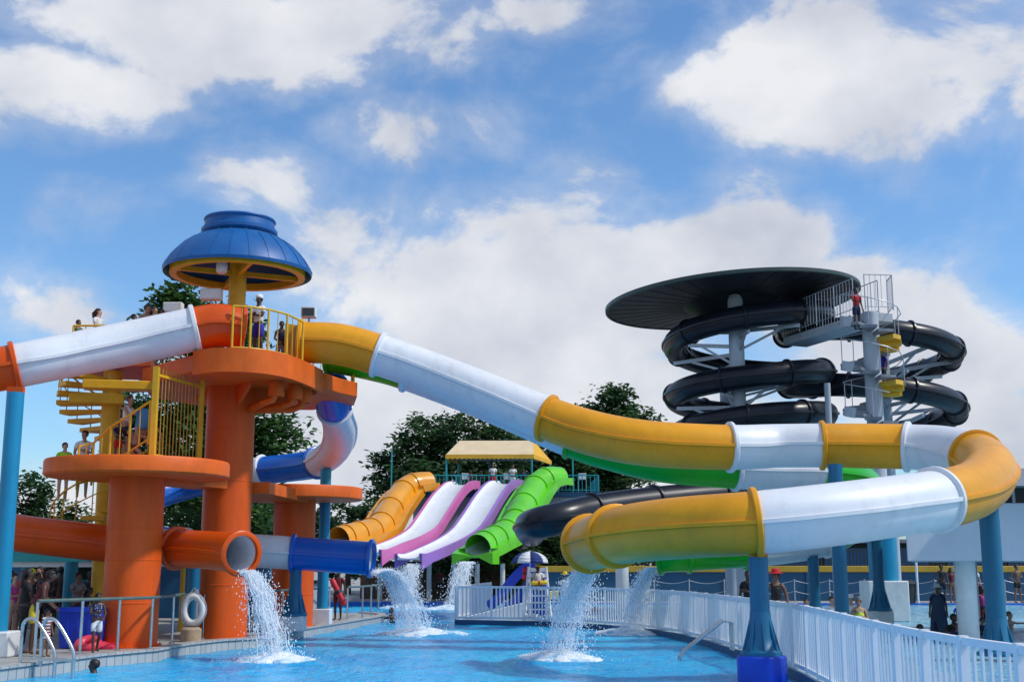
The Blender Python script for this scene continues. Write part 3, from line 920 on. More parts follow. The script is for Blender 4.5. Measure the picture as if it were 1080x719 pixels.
# stringer skirts that read as grey treads on the left side
br = thing('walkway_bridge', at(905, 342, YX), 'grey railed bridge from the winding stair to the saucer roof', 'bridge')
a_, b_ = at(914, 334, YX), at(838, 350, 49)
b_.z = a_.z - .05
MB().bar(a_ + Vector((.5, 0, 0)), b_, 1.1, .3).build('bridge_deck', M['pole_steel'], br, 30)
sd = (b_ - a_).normalized().cross(Vector((0, 0, 1))) * .52
for s in (1, -1):
    pts_ = [a_.lerp(b_, u) + sd * s for u in (0, .25, .5, .75, 1)]
    railing('rail', pts_, a_.z + .14, 1.25, M['steel'], '', '', parent=br, spacing=.2, r=.02, rb=.009)
railing('landing_rail', [at(914, 334, YX) + Vector((-.2, -.6, 0)), at(928, 334, YX) + Vector((.35, -.5, 0)), at(930, 334, YX) + Vector((.4, .5, 0))], a_.z + .14, 1.3, M['steel'],
        'grey railing at the head of the winding stair', 'railing', spacing=.2, r=.02, rb=.009)

# ------------------------------------------------------------------ rear slide platform
pf = thing('slide_platform', (-1.2, 75, 0), 'grey walled platform block behind the row of rear slides', 'platform')
xl, xr = at(436, 500, 74).x, at(634, 500, 74).x
zp = at(600, 518.5, 74).z
MB().box((xl, 74.2, 0), (xr - .05, 82, zp - .3)).build('wall', M['grey_wall'], pf, 30)
MB().box((xl - .1, 74.0, zp - .3), (xr, 82.1, zp)).build('deck_slab', M['rim_blue'] if False else M['wall_blue'], pf, 30)
pw = MB()
x = at(573, 500, 74).x
while x < xr - .1:
    pw.box((x, 74.08, zp - 1.3), (x + .07, 74.19, zp - .31))
    x += .11
pw.build('corrugated_facing', M['pale_wall'], pf, 30)
for px in (400, 421, 452, 478, 503, 530, 560):
    x = at(px, 600, 66).x
    MB().cyl((x, 66.5, -.2), (x, 66.5, at(px, 594, 66).z), .13, n=12).build('slide_leg', M['white_block'], pf, 40)
pr_ = railing('platform_railing', [Vector((x, 74.25, 0)) for x in [xl + .1 + (xr - xl - .25) * i / 9 for i in range(10)]] + [Vector((xr - .15, 78, 0)), Vector((xr - .15, 81.8, 0))], zp, 1.0, M['rail_cyan'],
              'cyan railing along the rear slide platform', 'railing', spacing=.24, r=.035, rb=.02)
cn = thing('canopy', Vector((at(520, 480, 77).x, 77, zp)), 'yellow hipped canopy, top painted sunlit tan, over the rear slide platform', 'canopy')
x0, x1 = at(470, 480, 75).x, at(560, 480, 75).x
x2 = at(580, 480, 79).x
ze, zr = at(500, 479.5, 75).z, at(500, 467, 77.2).z + .15
cvs = [(x0, 75, ze), (x1 + .15, 75, ze), (x2 + .1, 79.5, ze), (x0 + .6, 79.5, ze), (x0 + .75, 77.2, zr), (x1 + .2, 77.2, zr), (x1 + .9, 77.4, zr - .05)]
MB().add(cvs[:6], [(0, 1, 5, 4), (2, 3, 4, 5), (3, 0, 4)]).build('canopy_cloth', M['canopy'], cn, 0)
MB().add([cvs[1], cvs[2], cvs[5]], [(0, 1, 2)]).build('canopy_end', M['canopy_y'], cn, 0)
vl = MB()
for p, q in ((0, 1), (1, 2), (3, 0)):
    pa, pb = Vector(cvs[p]), Vector(cvs[q])
    nn = int((pb - pa).length / .28)
    for i in range(nn):
        u, v = pa.lerp(pb, i / nn), pa.lerp(pb, (i + 1) / nn)
        md = (u + v) / 2
        vl.add([u + Vector((0, 0, .03)), v + Vector((0, 0, .03)), v + Vector((0, 0, -.2)), md + Vector((0, 0, -.26)), u + Vector((0, 0, -.2))], [(0, 1, 2, 3, 4)])
vo = vl.build('valance', M['canopy_y'], cn, 0, recalc=False)
sl = vo.modifiers.new('cloth', 'SOLIDIFY')
sl.thickness = .02
for x, y in ((x0 + .05, 75.1), (x1 + .05, 75.1), (x2, 79.3), (x0 + .6, 79.3), ((x0 + x1) / 2, 79.3)):
    MB().cyl((x, y, zp), (x, y, ze), .06, n=10).build('canopy_post', M['rail_cyan'], cn, 40)
for px in (413, 604):
    x = at(px, 500, 74.2).x
    q = thing('railing_mast', (x, 74.1, zp), 'thin cyan mast at the %s of the rear platform' % ('amber slide end' if px == 413 else 'right end'), 'mast', 'masts of the rear platform')
    MB().cyl((x, 74.1, 0), (x, 74.1, at(px, 476, 74).z), .045, n=8).build('pole', M['rail_cyan'], q, 40)
    MB().sphere((x, 74.1, at(px, 476, 74).z), .06, 8).build('finial', M['rail_cyan'], q, 40)

# ------------------------------------------------------------------ boundary wall, hedge, right building
wl = thing('boundary_wall', (12, 65.5, 0), 'long blue wall with ochre coping beyond the pools', 'wall')
wx0, wx1 = at(556, 600, 66).x, 48
zw = at(800, 603, 66).z
MB().box((wx0, 65.8, -.1), (wx1, 66.2, zw)).build('wall_face', M['wall_blue'], wl, 30)
MB().box((wx0 - .05, 65.7, zw), (wx1 + .05, 66.3, zw + .32)).build('coping', M['wall_yellow'], wl, 30, bevel=.03)
x = wx0 + 2
while x < wx1:
    MB().box((x, 65.72, -.1), (x + .3, 65.8, zw)).build('pier', M['wall_blue'], wl, 30)
    x += 4.2
wr = thing('wall_top_fence', (12, 66, zw), 'dark vertical bar fence on top of the ochre coping', 'fence')
fb = MB()
x = at(672, 600, 66).x
xs = x
while x < wx1:
    fb.box((x, 65.97, zw + .32), (x + .05, 66.03, zw + 1.1))
    x += .19
fb.build('bars', M['dark_trim'], wr, 0)
MB().box((xs, 65.96, zw + 1.1), (wx1, 66.04, zw + 1.17)).build('top_rail', M['dark_trim'], wr, 30)
bs = thing('service_shed', (22, 74, 0), 'low dark teal shed behind the ochre topped wall', 'shed')
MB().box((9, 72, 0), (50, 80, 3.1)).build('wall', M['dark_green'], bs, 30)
MB().box((8.7, 71.6, 3.1), (50.3, 80.3, 3.3)).build('roof', M['roof_grey'], bs, 30)
for k in range(11):
    x = 11 + k * 3.5
    MB().box((x, 71.9, .2), (x + 2.4, 71.99, 2.8)).build('shutter', M['wall_blue'], bs, 30)
# right building on columns
rb = thing('raised_building', (at(1019, 600, 31.5).x, 34, 0), 'pale raised building on white columns at the right edge', 'building')
bx0, bx1 = at(957, 590, 31).x, 24
zb0, zb1 = at(1000, 591.5, 31).z, at(1078, 530, 31).z
bk = bx0 * 39 / 31 * 1.01
MB().prism([(bx0, 31), (bx1, 31), (bx1, 39), (bk, 39)], zb0, zb1).build('wall', M['panel_white'], rb, 30, bevel=.02)
for k in range(6):
    x = bx0 + 1.9 * (k + 1)
    MB().box((x - .012, 30.992, zb0 + .02), (x + .012, 30.998, zb1 - .02)).build('panel_joint', M['steel'], rb, 0)
MB().prism([(bx0 + 1.6, 31.3), (bx1, 31.3), (bx1, 38.8), (bk + 1.3, 38.8)], zb1, zb1 + .38).build('clerestory', M['dark_trim'], rb, 30)
for k in range(9):
    x = bx0 + 1.7 + k * 1.1
    MB().box((x, 31.22, zb1), (x + .07, 31.3, zb1 + .38)).build('mullion', M['steel'], rb, 0)
rf = MB()
zr0 = zb1 + .38
rf.add([(bx0 + 1.5, 30.3, zr0), (bx1, 30.3, zr0), (bx1, 39.2, zr0), (bk + 1.2, 39.2, zr0), (bx0 + 4.2, 34.5, zr0 + .75), (bx1, 34.5, zr0 + .75)],
       [(0, 1, 5, 4), (2, 3, 4, 5), (3, 0, 4), (1, 2, 5), (3, 2, 1, 0)])
rf.build('roof', M['roof_grey'], rb, 0)
for px in (1019, 1130, 1250):
    x = at(px, 600, 31.6).x
    MB().cyl((x, 31.7, -.3), (x, 31.7, zb0), .26, n=24).build('column', M['white_block'], rb, 40)
    MB().cyl((x * 37.7 / 31.7 + .1, 37.7, -.3), (x * 37.7 / 31.7 + .1, 37.7, zb0), .26, n=24).build('column', M['white_block'], rb, 40)
lp = thing('flood_mast', (at(966, 590, 62).x, 62, 0), 'thin white pole by the blue wall right of the white block', 'pole')
MB().cyl((lp.location.x, 62, 0), (lp.location.x, 62, at(966, 564, 62).z), .06, n=8).build('pole', M['white_paint'], lp, 40)
MB().box(Vector((lp.location.x - .35, 61.9, at(966, 566, 62).z)), Vector((lp.location.x + .1, 62.1, at(966, 562, 62).z))).build('lamp_head', M['dark_trim'], lp, 30)

# rope barrier before the blue wall
rbp = thing('rope_barrier', (at(860, 620, 63.2).x, 63.2, 0), 'grey posts with thin ropes along the foot of the blue wall', 'barrier')
prev = None
rope = MB()
for px in range(690, 1400, 37):
    x = at(px, 620, 63.2).x
    MB().cyl((x, 63.2, 0), (x, 63.2, 1.15), .03, n=8).build('post', M['steel'], rbp, 40)
    if prev is not None:
        for h in (1.08, .55):
            rope.tube([Vector((prev + (x - prev) * i / 8, 63.2, h - .16 * math.sin(PI * i / 8))) for i in range(9)], .011, 5)
    prev = x
rope.build('ropes', M['steel'], rbp, 40)
sw = thing('garden_wall', (-12, 70, 0), 'brown stone wall in the shade under the rear slides', 'wall')
MB().box((at(380, 610, 70).x, 70, -.1), (at(556, 610, 70).x, 70.5, 1.9)).build('stonework', M['stone'], sw, 30)
MB().box((at(380, 610, 70).x, 69.9, 1.9), (at(556, 610, 70).x, 70.6, 2.05)).build('coping', M['dark_trim'], sw, 30)
# ------------------------------------------------------------------ water
def water_mat(name, deep, light, froth_glint_amt, scale, bump, froth_glint_col=(.62, .74, .84)):
    m, nt, b = new_mat(name)
    L = nt.links.new
    tc = N(nt, 'ShaderNodeTexCoord')
    mp = N(nt, 'ShaderNodeMapping')
    mp.inputs['Scale'].default_value = (1, .75, 1)
    L(tc.outputs['Object'], mp.inputs['Vector'])
    n1 = N(nt, 'ShaderNodeTexNoise')
    n1.inputs['Scale'].default_value = scale
    n1.inputs['Detail'].default_value = 4
    n1.inputs['Roughness'].default_value = .6
    n1.inputs['Distortion'].default_value = .8
    n2 = N(nt, 'ShaderNodeTexNoise')
    n2.inputs['Scale'].default_value = .22
    n2.inputs['Detail'].default_value = 3
    n3 = N(nt, 'ShaderNodeTexNoise')
    n3.inputs['Scale'].default_value = scale * 2.6
    n3.inputs['Detail'].default_value = 3
    n3.inputs['Distortion'].default_value = 1.2
    for n in (n1, n2, n3):
        L(mp.outputs['Vector'], n.inputs['Vector'])
    cr = N(nt, 'ShaderNodeValToRGB')
    cr.color_ramp.elements[0].position = .36
    cr.color_ramp.elements[1].position = .68
    cr.color_ramp.elements[0].color = deep + (1,)
    cr.color_ramp.elements[1].color = light + (1,)
    ad = N(nt, 'ShaderNodeMath', operation='MULTIPLY_ADD')
    L(n2.outputs['Fac'], ad.inputs[0])
    ad.inputs[1].default_value = .7
    sb = N(nt, 'ShaderNodeMath', operation='MULTIPLY')
    L(n1.outputs['Fac'], sb.inputs[0])
    sb.inputs[1].default_value = .35
    L(sb.outputs[0], ad.inputs[2])
    L(ad.outputs[0], cr.inputs['Fac'])
    # thin froth, and pale ripple sparkle painted into the colour
    fr = N(nt, 'ShaderNodeValToRGB')
    fr.color_ramp.elements[0].position = .60 - .06 * froth_glint_amt
    fr.color_ramp.elements[1].position = .74 - .06 * froth_glint_amt
    fr.color_ramp.elements[1].color = (froth_glint_amt * .55,) * 3 + (1,)
    L(n3.outputs['Fac'], fr.inputs['Fac'])
    mx = N(nt, 'ShaderNodeMix', data_type='RGBA')
    L(fr.outputs['Color'], mx.inputs[0])
    L(cr.outputs['Color'], mx.inputs[6])
    mx.inputs[7].default_value = froth_glint_col + (1,)
    L(mx.outputs[2], b.inputs['Base Color'])
    b.inputs['Roughness'].default_value = .12
    b.inputs['IOR'].default_value = 1.33
    b.inputs['Specular IOR Level'].default_value = .15
    b.inputs['Subsurface Weight'].default_value = .7
    b.inputs['Subsurface Radius'].default_value = (.4, 1.0, 1.2)
    b.inputs['Subsurface Scale'].default_value = 1.0
    hs = N(nt, 'ShaderNodeMath', operation='ADD')
    L(n1.outputs['Fac'], hs.inputs[0])
    m3 = N(nt, 'ShaderNodeMath', operation='MULTIPLY')
    L(n3.outputs['Fac'], m3.inputs[0])
    m3.inputs[1].default_value = .45
    L(m3.outputs[0], hs.inputs[1])
    bp = N(nt, 'ShaderNodeBump')
    bp.inputs['Strength'].default_value = 1.0
    bp.inputs['Distance'].default_value = bump
    L(hs.outputs[0], bp.inputs['Height'])
    L(bp.outputs['Normal'], b.inputs['Normal'])
    return m
W1 = water_mat('bright blue pool water', (.008, .31, .76), (.025, .53, .97), .45, 1.9, .17, (.30, .62, .90))
W2 = water_mat('pale wave pool water', (.10, .36, .55), (.24, .52, .68), 1.2, 1.6, .2)

def sheet(name, poly, z, mat):
    me = bpy.data.meshes.new(name)
    me.from_pydata([(x, y, z) for x, y in poly], [], [tuple(range(len(poly)))])
    me.materials.append(mat)
    o = bpy.data.objects.new(name, me)
    C.objects.link(o)
    return struct(o)
gm, nt, b = new_mat('dry grass ground')
tc = N(nt, 'ShaderNodeTexCoord')
nz = N(nt, 'ShaderNodeTexNoise')
nz.inputs['Scale'].default_value = .3
nz.inputs['Detail'].default_value = 8
cr = N(nt, 'ShaderNodeValToRGB')
cr.color_ramp.elements[0].color = (.03, .055, .015, 1)
cr.color_ramp.elements[1].color = (.09, .11, .04, 1)
nt.links.new(tc.outputs['Object'], nz.inputs['Vector'])
nt.links.new(nz.outputs['Fac'], cr.inputs['Fac'])
nt.links.new(cr.outputs['Color'], b.inputs['Base Color'])
b.inputs['Roughness'].default_value = .9
sheet('ground', [(-3000, -3000), (3000, -3000), (3000, 3000), (-3000, 3000)], -.8, gm)

LAND = [(at(289, 690, 26.9).x, 26.9, .05), (at(440, 661, 37.2).x, 37.2, .06), (at(592, 693, 27.3).x, 27.3, .05), (at(664, 664, 37.4).x, 37.4, .05)]
def rippled(name, x0, x1, ys, nx, z, mat, amp, seed):
    """water as a gently waved surface"""
    vs, fs = [], []
    for y in ys:
        for i in range(nx + 1):
            x = x0 + (x1 - x0) * i / nx
            h = amp * (noise.noise(Vector((x * .9, y * .7, seed))) + .5 * noise.noise(Vector((x * 2.3, y * 1.9, seed + 5))))
            for lx, ly, am_ in LAND:
                q = math.hypot(x - lx, y - ly)
                if q < 6:
                    h += am_ * math.exp(-q / 1.8) * math.sin(7.5 * q)
            vs.append((x, y, z + h))
    n = nx + 1
    for j in range(len(ys) - 1):
        for i in range(nx):
            fs.append((j * n + i, j * n + i + 1, (j + 1) * n + i + 1, (j + 1) * n + i))
    me = bpy.data.meshes.new(name)
    me.from_pydata(vs, [], fs)
    me.materials.append(mat)
    me.polygons.foreach_set('use_smooth', [True] * len(fs))
    o = bpy.data.objects.new(name, me)
    C.objects.link(o)
    return struct(o)
ys = []
y = 1.0
while y < 66:
    ys.append(y)
    y += .14 + .004 * y
rippled('pool_water', -16, 5.6, ys, 150, WZ, W1, .035, 1.0)
rippled('wave_pool_water', 6.2, 46, [8 + i * .25 for i in range(220)], 130, -.10, W2, .05, 9.0)
sheet('shallow_pool_water', [(-.9, 47.5), (6.5, 47.5), (6.5, 64.2), (-.9, 64.2)], -.09, W2)

# tiled kerb material
def tile_mat(name, c1, c2, sx, sy):
    m, nt, b = new_mat(name)
    L = nt.links.new
    tc = N(nt, 'ShaderNodeTexCoord')
    sp_ = N(nt, 'ShaderNodeSeparateXYZ')
    L(tc.outputs['Object'], sp_.inputs[0])
    ad = N(nt, 'ShaderNodeMath', operation='ADD')
    L(sp_.outputs[0], ad.inputs[0])
    L(sp_.outputs[1], ad.inputs[1])
    cb = N(nt, 'ShaderNodeCombineXYZ')
    L(ad.outputs[0], cb.inputs[0])
    L(sp_.outputs[2], cb.inputs[1])
    br_ = N(nt, 'ShaderNodeTexBrick')
    br_.offset = 0
    br_.inputs['Scale'].default_value = 1
    br_.inputs['Brick Width'].default_value = sx
    br_.inputs['Row Height'].default_value = sy
    br_.inputs['Mortar Size'].default_value = .012
    br_.inputs['Color1'].default_value = c1 + (1,)
    br_.inputs['Color2'].default_value = c2 + (1,)
    br_.inputs['Mortar'].default_value = (.14, .14, .14, 1)
    L(cb.outputs[0], br_.inputs['Vector'])
    L(br_.outputs['Color'], b.inputs['Base Color'])
    b.inputs['Roughness'].default_value = .35
    return m
TILE = tile_mat('pale grey kerb tiles', (.50, .49, .46), (.42, .41, .39), .3, .3)

def deck_solid(name, poly, z0, z1, top, side):
    mb = MB().prism(poly, z0, z1)
    mb.m = [0, 0] + [1] * len(poly)
    return struct(mb.build(name, [top, side], None, 30))
M['island'] = paint('pale blue painted deck', (.30, .40, .48), .7, .12, 1.5, dirt=.2)
LE = [(-9.3, 16)] + [tuple(gp(*q)[:2]) for q in ((-10, 707.5), (60, 698), (110, 691.5), (165, 686.5), (200, 680), (236, 676), (270, 674), (300, 667), (350, 659), (395, 651.5), (408, 649), (404, 647.5), (385, 646))]
deck_solid('pool_deck', LE + [(-9, 49), (-15, 52), (-60, 52), (-60, -5), (-8.95, -5)], -.7, 0, M['concrete'], TILE)
kb = MB()
for (xa, ya), (xb, yb) in zip(LE[:-1], LE[1:]):
    pa, pb = Vector((xa, ya, .028)), Vector((xb, yb, .028))
    d = (pb - pa).normalized()
    nrm = Vector((-d.y, d.x, 0))
    kb.bar(pa + nrm * .13, pb + nrm * .13 + d * .02, .32, .055)
struct(kb.build('pool_kerb', TILE, None, 30))
FE = [(4.3, 5), (4.36, 9)] + [tuple(gp(*q, 1.09)[:2]) for q in ((1080, 682), (1040, 677), (1002, 671), (965, 664.5), (930, 657.5), (881, 646), (850, 639.5))] + [(5.1, 22.8), (5.12, 26), (5.0, 29), (4.88, 32), (4.6, 35), (4.1, 37.4), (3.3, 39.6), (2.2, 41.3), (.9, 42.5), (-.6, 43.3), (-1.9, 43.7)]
deck_solid('island_deck', [(x - .07, y - .02) for x, y in FE] + [(-2.0, 43.9), (-1.6, 48), (-.6, 57), (4, 57.5), (6.6, 50), (7.3, 40), (7.5, 34), (7.5, 5)], -.7, -.04, M['island'], M['wall_blue'])
deck_solid('far_deck', [(-60, 64.6), (-.9, 64.2), (9, 62.0), (60, 62.0), (60, 420), (-400, 420), (-400, 64.6)], -.7, 0, M['concrete'], M['rim_blue'])
deck_solid('lawn', [(-400, 52.2), (-15, 52.2), (-12, 64.4), (-60, 64.3), (-400, 64.4)], -.7, .03, gm, gm)

# ------------------------------------------------------------------ white picket fences
def picket_fence(label, pts, pitch=.15, panel=1.2, h=1.1, z0=0.0, group='white picket fences round the island deck'):
    P = [Vector(p + (z0,)) for p in pts]
    # resample by arc length
    d = [0]
    for a, b in zip(P[:-1], P[1:]):
        d.append(d[-1] + (b - a).length)
    def pos(s):
        for i in range(len(P) - 1):
            if s <= d[i + 1] or i == len(P) - 2:
                return P[i].lerp(P[i + 1], (s - d[i]) / max(1e-6, d[i + 1] - d[i]))
    root = thing('picket_fence', P[0], label, 'fence', group)
    n = max(1, round(d[-1] / panel))
    for k in range(n + 1):
        p = pos(d[-1] * k / n)
        t = (pos(min(d[-1], d[-1] * k / n + .05)) - pos(max(0, d[-1] * k / n - .05))).normalized()
        MB().bar(p - Vector((0, 0, .02)), p + Vector((0, 0, h + .02)), .09, .09).build('fence_post', M['white_paint'], root, 30)
        if k == n:
            break
        q = pos(d[-1] * (k + 1) / n)
        dr = (q - p).normalized()
        a, b = p + dr * .05, q - dr * .05
        mb = MB()
        mb.bar(a + Vector((0, 0, h - .03)), b + Vector((0, 0, h - .03)), .07, .075)
        mb.bar(a + Vector((0, 0, .04)), b + Vector((0, 0, .04)), .05, .07)
        m_ = max(2, round((b - a).length / pitch))
        nr = Vector((-dr.y, dr.x, 0))
        for i in range(1, m_):
            c_ = a.lerp(b, i / m_)
            w, tt = dr * .026, nr * .011
            vs = [c_ - w - tt, c_ + w - tt, c_ + w + tt, c_ - w + tt]
            vs = [v + Vector((0, 0, .06)) for v in vs] + [v + Vector((0, 0, h - .066)) for v in vs]
            mb.add(vs, [(0, 1, 5, 4), (1, 2, 6, 5), (2, 3, 7, 6), (3, 0, 4, 7)])
        mb.build('fence_panel', M['white_paint'], root, 30)
    return root
picket_fence('white picket fence along the right edge of the near pool toward the camera', FE[:10], .19, 1.2)
picket_fence('white picket fence curving behind the pool from the teal post to the umbrella', [(5.105, 23.0)] + FE[10:], .15, 1.25)
picket_fence('white picket fence running back from the corner left of the lifeguard chair', [(-1.95, 43.8), (-1.8, 45.4), (-1.45, 48), (-.9, 53)], .13, 1.2)
rp = thing('access_ramp', (-.9, 44.6, 0), 'sloping white ramp behind the fence corner', 'ramp')
MB().add([(-1.7, 44.3, 0), (.4, 44.1, .5), (.4, 45.2, .5), (-1.7, 45.4, 0), (.4, 44.1, 0), (.4, 45.2, 0)], [(0, 1, 2, 3), (0, 4, 1), (3, 2, 5), (1, 4, 5, 2), (0, 3, 5, 4)]).build('ramp_surface', M['white_paint'], rp, 0)
pl = thing('pool_steps_rail', (4.7, 27.6, 0), 'slanting steel step rail by the white fence gap', 'handrail')
for dx in (0, .28):
    MB().tube([Vector((4.75, 27.2 + dx, 0)), Vector((4.75, 27.2 + dx, .58)), Vector((4.55, 27.2 + dx, .62)), Vector((3.7, 27.2 + dx, -.02)), Vector((3.62, 27.2 + dx, -.14)), Vector((3.62, 27.2 + dx, -.5))], .03, 8).build('rail', M['rail_steel'], pl, 40)
pl2 = None

# ------------------------------------------------------------------ trees
def leaf_mat(name, dark, light):
    m, nt, b = new_mat(name)
    L = nt.links.new
    tc = N(nt, 'ShaderNodeTexCoord')
    n1 = N(nt, 'ShaderNodeTexNoise')
    n1.inputs['Scale'].default_value = 1.1
    n1.inputs['Detail'].default_value = 5
    L(tc.outputs['Object'], n1.inputs['Vector'])
    gi = N(nt, 'ShaderNodeNewGeometry')
    ad = N(nt, 'ShaderNodeMath', operation='MULTIPLY_ADD')
    L(gi.outputs['Random Per Island'], ad.inputs[0])
    ad.inputs[1].default_value = .45
    sb = N(nt, 'ShaderNodeMath', operation='MULTIPLY')
    L(n1.outputs['Fac'], sb.inputs[0])
    sb.inputs[1].default_value = .6
    L(sb.outputs[0], ad.inputs[2])
    cr = N(nt, 'ShaderNodeValToRGB')
    cr.color_ramp.elements[0].position = .25
    cr.color_ramp.elements[1].position = .8
    cr.color_ramp.elements[0].color = dark + (1,)
    cr.color_ramp.elements[1].color = light + (1,)
    L(ad.outputs[0], cr.inputs['Fac'])
    L(cr.outputs['Color'], b.inputs['Base Color'])
    b.inputs['Roughness'].default_value = .55
    b.inputs['Specular IOR Level'].default_value = .3
    tr = N(nt, 'ShaderNodeBsdfTranslucent')
    L(cr.outputs['Color'], tr.inputs['Color'])
    ms = N(nt, 'ShaderNodeMixShader')
    ms.inputs[0].default_value = .38
    L(b.outputs[0], ms.inputs[1])
    L(tr.outputs[0], ms.inputs[2])
    L(ms.outputs[0], nt.nodes['Material Output'].inputs['Surface'])
    return m
LEAF = leaf_mat('broad leaf foliage', (.024, .07, .018), (.095, .20, .045))
LEAF2 = leaf_mat('dark oak foliage', (.025, .062, .026), (.08, .165, .055))
def tree(label, x, y, zbase, lobes, nleaf, size, mat, seed, trunk_r=.25, clump=.55, group='trees beyond the pools', name='tree', kind='tree'):
    """lobes: list of (centre, radii)"""
    r = random.Random(seed)
    root = thing(name, (x, y, 0), label, kind, group)
    ctr = sum((Vector(c) for c, _ in lobes), Vector()) / len(lobes)
    tk = MB()
    top = Vector((ctr.x, ctr.y, ctr.z))
    p0 = Vector((x, y, 0))
    pth = [p0, p0.lerp(top, .33) + Vector((.1, 0, 0)), p0.lerp(top, .66) + Vector((-.1, .1, 0)), top]
    tk.tube(pth, lambda k: trunk_r * (1.25, .95, .7, .35)[k], 10)
    for c, rd in lobes:
        for _ in range(3):
            e = Vector(c) + Vector((r.uniform(-.5, .5) * rd[0], r.uniform(-.5, .5) * rd[1], r.uniform(-.2, .7) * rd[2]))
            s0 = p0.lerp(top, r.uniform(.4, .9))
            tk.tube([s0, s0.lerp(e, .5) + Vector((0, 0, .2)), e], lambda k: trunk_r * (.4, .26, .08)[k], 6)
    tk.build('trunk', M['bark'], root, 40)
    # clumps
    vol = [(rd[0] * rd[1] * rd[2]) ** .7 for _, rd in lobes]
    vs, fs = [], []
    ncl = max(30, nleaf // 55)
    per = nleaf // ncl
    for i in range(ncl):
        c, rd = r.choices(lobes, vol)[0]
        while True:
            d = Vector((r.gauss(0, 1), r.gauss(0, 1), r.gauss(0, 1)))
            if d.length > .1:
                break
        d.normalize()
        rad = r.uniform(.25, 1) ** .45 * (1 + r.uniform(-.08, .14))
        cc = Vector(c) + Vector((d.x * rd[0], d.y * rd[1], d.z * rd[2])) * rad
        cs = clump * r.uniform(.6, 1.3)
        for j in range(per):
            p = cc + Vector((r.gauss(0, cs * .55), r.gauss(0, cs * .55), r.gauss(0, cs * .4)))
            a = Vector((r.uniform(-1, 1), r.uniform(-1, 1), r.uniform(-.4, .4))).normalized()
            b_ = a.cross(Vector((r.uniform(-.7, .7), r.uniform(-.7, .7), 1))).normalized()
            s_ = size * r.uniform(.6, 1.3)
            o = len(vs)
            vs += [p - a * s_, p + b_ * s_ * .5, p + a * s_, p - b_ * s_ * .5]
            fs.append((o, o + 1, o + 2, o + 3))
    mb = MB()
    mb.v, mb.f, mb.m = vs, fs, [0] * len(fs)
    mb.build('crown', mat, root, 0, recalc=False)
    return root
def LB(px, py, Y, rx, rz, ry=None):
    return (at(px, py, Y), (rx * Y / 1300, (ry or rx) * Y / 1300, rz * Y / 1300))
tree('tall broadleaf tree rising behind the orange tower and its blue roof', at(222, 500, 45).x, 45, 0,
     [LB(190, 316, 45, 20, 22), LB(188, 330, 45, 26, 26), LB(205, 345, 45, 36, 30), LB(258, 345, 45, 20, 26), LB(225, 380, 45, 48, 45), LB(175, 425, 45, 52, 42), LB(255, 445, 45, 55, 50), LB(285, 470, 45, 38, 38), LB(205, 480, 45, 72, 50), LB(150, 470, 45, 30, 40), LB(240, 530, 45, 62, 40)],
     26000, .15, LEAF, 3, .3, .55)
tree('spindly low tree behind the bright cyan post at the left edge', at(30, 560, 55).x, 55, 0, [LB(28, 522, 55, 26, 22), LB(8, 540, 55, 28, 30), LB(50, 545, 55, 26, 30), LB(75, 560, 55, 24, 26)], 4200, .15, LEAF2, 4, .15, .45)
tree('rounded dark bush between the main orange column and the amber slide', at(368, 560, 82).x, 82, 0, [LB(365, 550, 82, 36, 22), LB(395, 552, 82, 24, 22), LB(335, 558, 82, 30, 26), LB(360, 580, 82, 60, 26)], 6500, .22, LEAF2, 5, .2, .6)
tree('broad dark oak behind the hipped canopy', at(468, 560, 88).x, 88, 0, [LB(462, 470, 88, 42, 32), LB(492, 462, 88, 44, 26), LB(430, 490, 88, 34, 34), LB(408, 510, 88, 22, 36), LB(530, 482, 88, 40, 30), LB(470, 510, 88, 75, 32)], 17000, .24, LEAF2, 6, .4, .8)
tree('dark tree with a peaked crown rising above the middle of the yellow slide', at(648, 560, 92).x, 92, 0, [LB(652, 428, 92, 24, 20), LB(640, 450, 92, 36, 28), LB(678, 440, 92, 20, 10), LB(630, 485, 92, 44, 36), LB(660, 500, 92, 30, 26), LB(615, 505, 92, 40, 26)], 13500, .24, LEAF2, 7, .35, .75)
tree('dark tree filling the gap between the oak and the peaked tree', at(575, 560, 95).x, 95, 0, [LB(572, 480, 95, 46, 34), LB(600, 500, 95, 42, 32), LB(545, 500, 95, 40, 36)], 9000, .25, LEAF2, 8, .35, .8)
tree('low dark tree behind the low orange landing and bar screen', at(250, 570, 58).x, 58, 0, [LB(185, 545, 58, 40, 34), LB(250, 550, 58, 46, 36), LB(290, 560, 58, 32, 34)], 8000, .17, LEAF2, 9, .2, .55)
tree('dark clipped hedge behind the green slide end', at(640, 590, 71).x, 71, 0, [LB(600, 578, 71, 46, 22), LB(660, 580, 71, 46, 18), LB(560, 580, 71, 30, 24)], 8000, .2, LEAF2, 10, .1, .6, name='hedge', kind='hedge', group=None)
tree('dark shrubs in the shade under the lime slide', at(525, 590, 68.4).x, 68.6, 0, [LB(524, 588, 68.6, 26, 14), LB(548, 596, 68.6, 20, 18), LB(480, 600, 68.6, 30, 10)], 4500, .17, LEAF2, 12, .08, .5, name='shrub', kind='shrub', group=None)
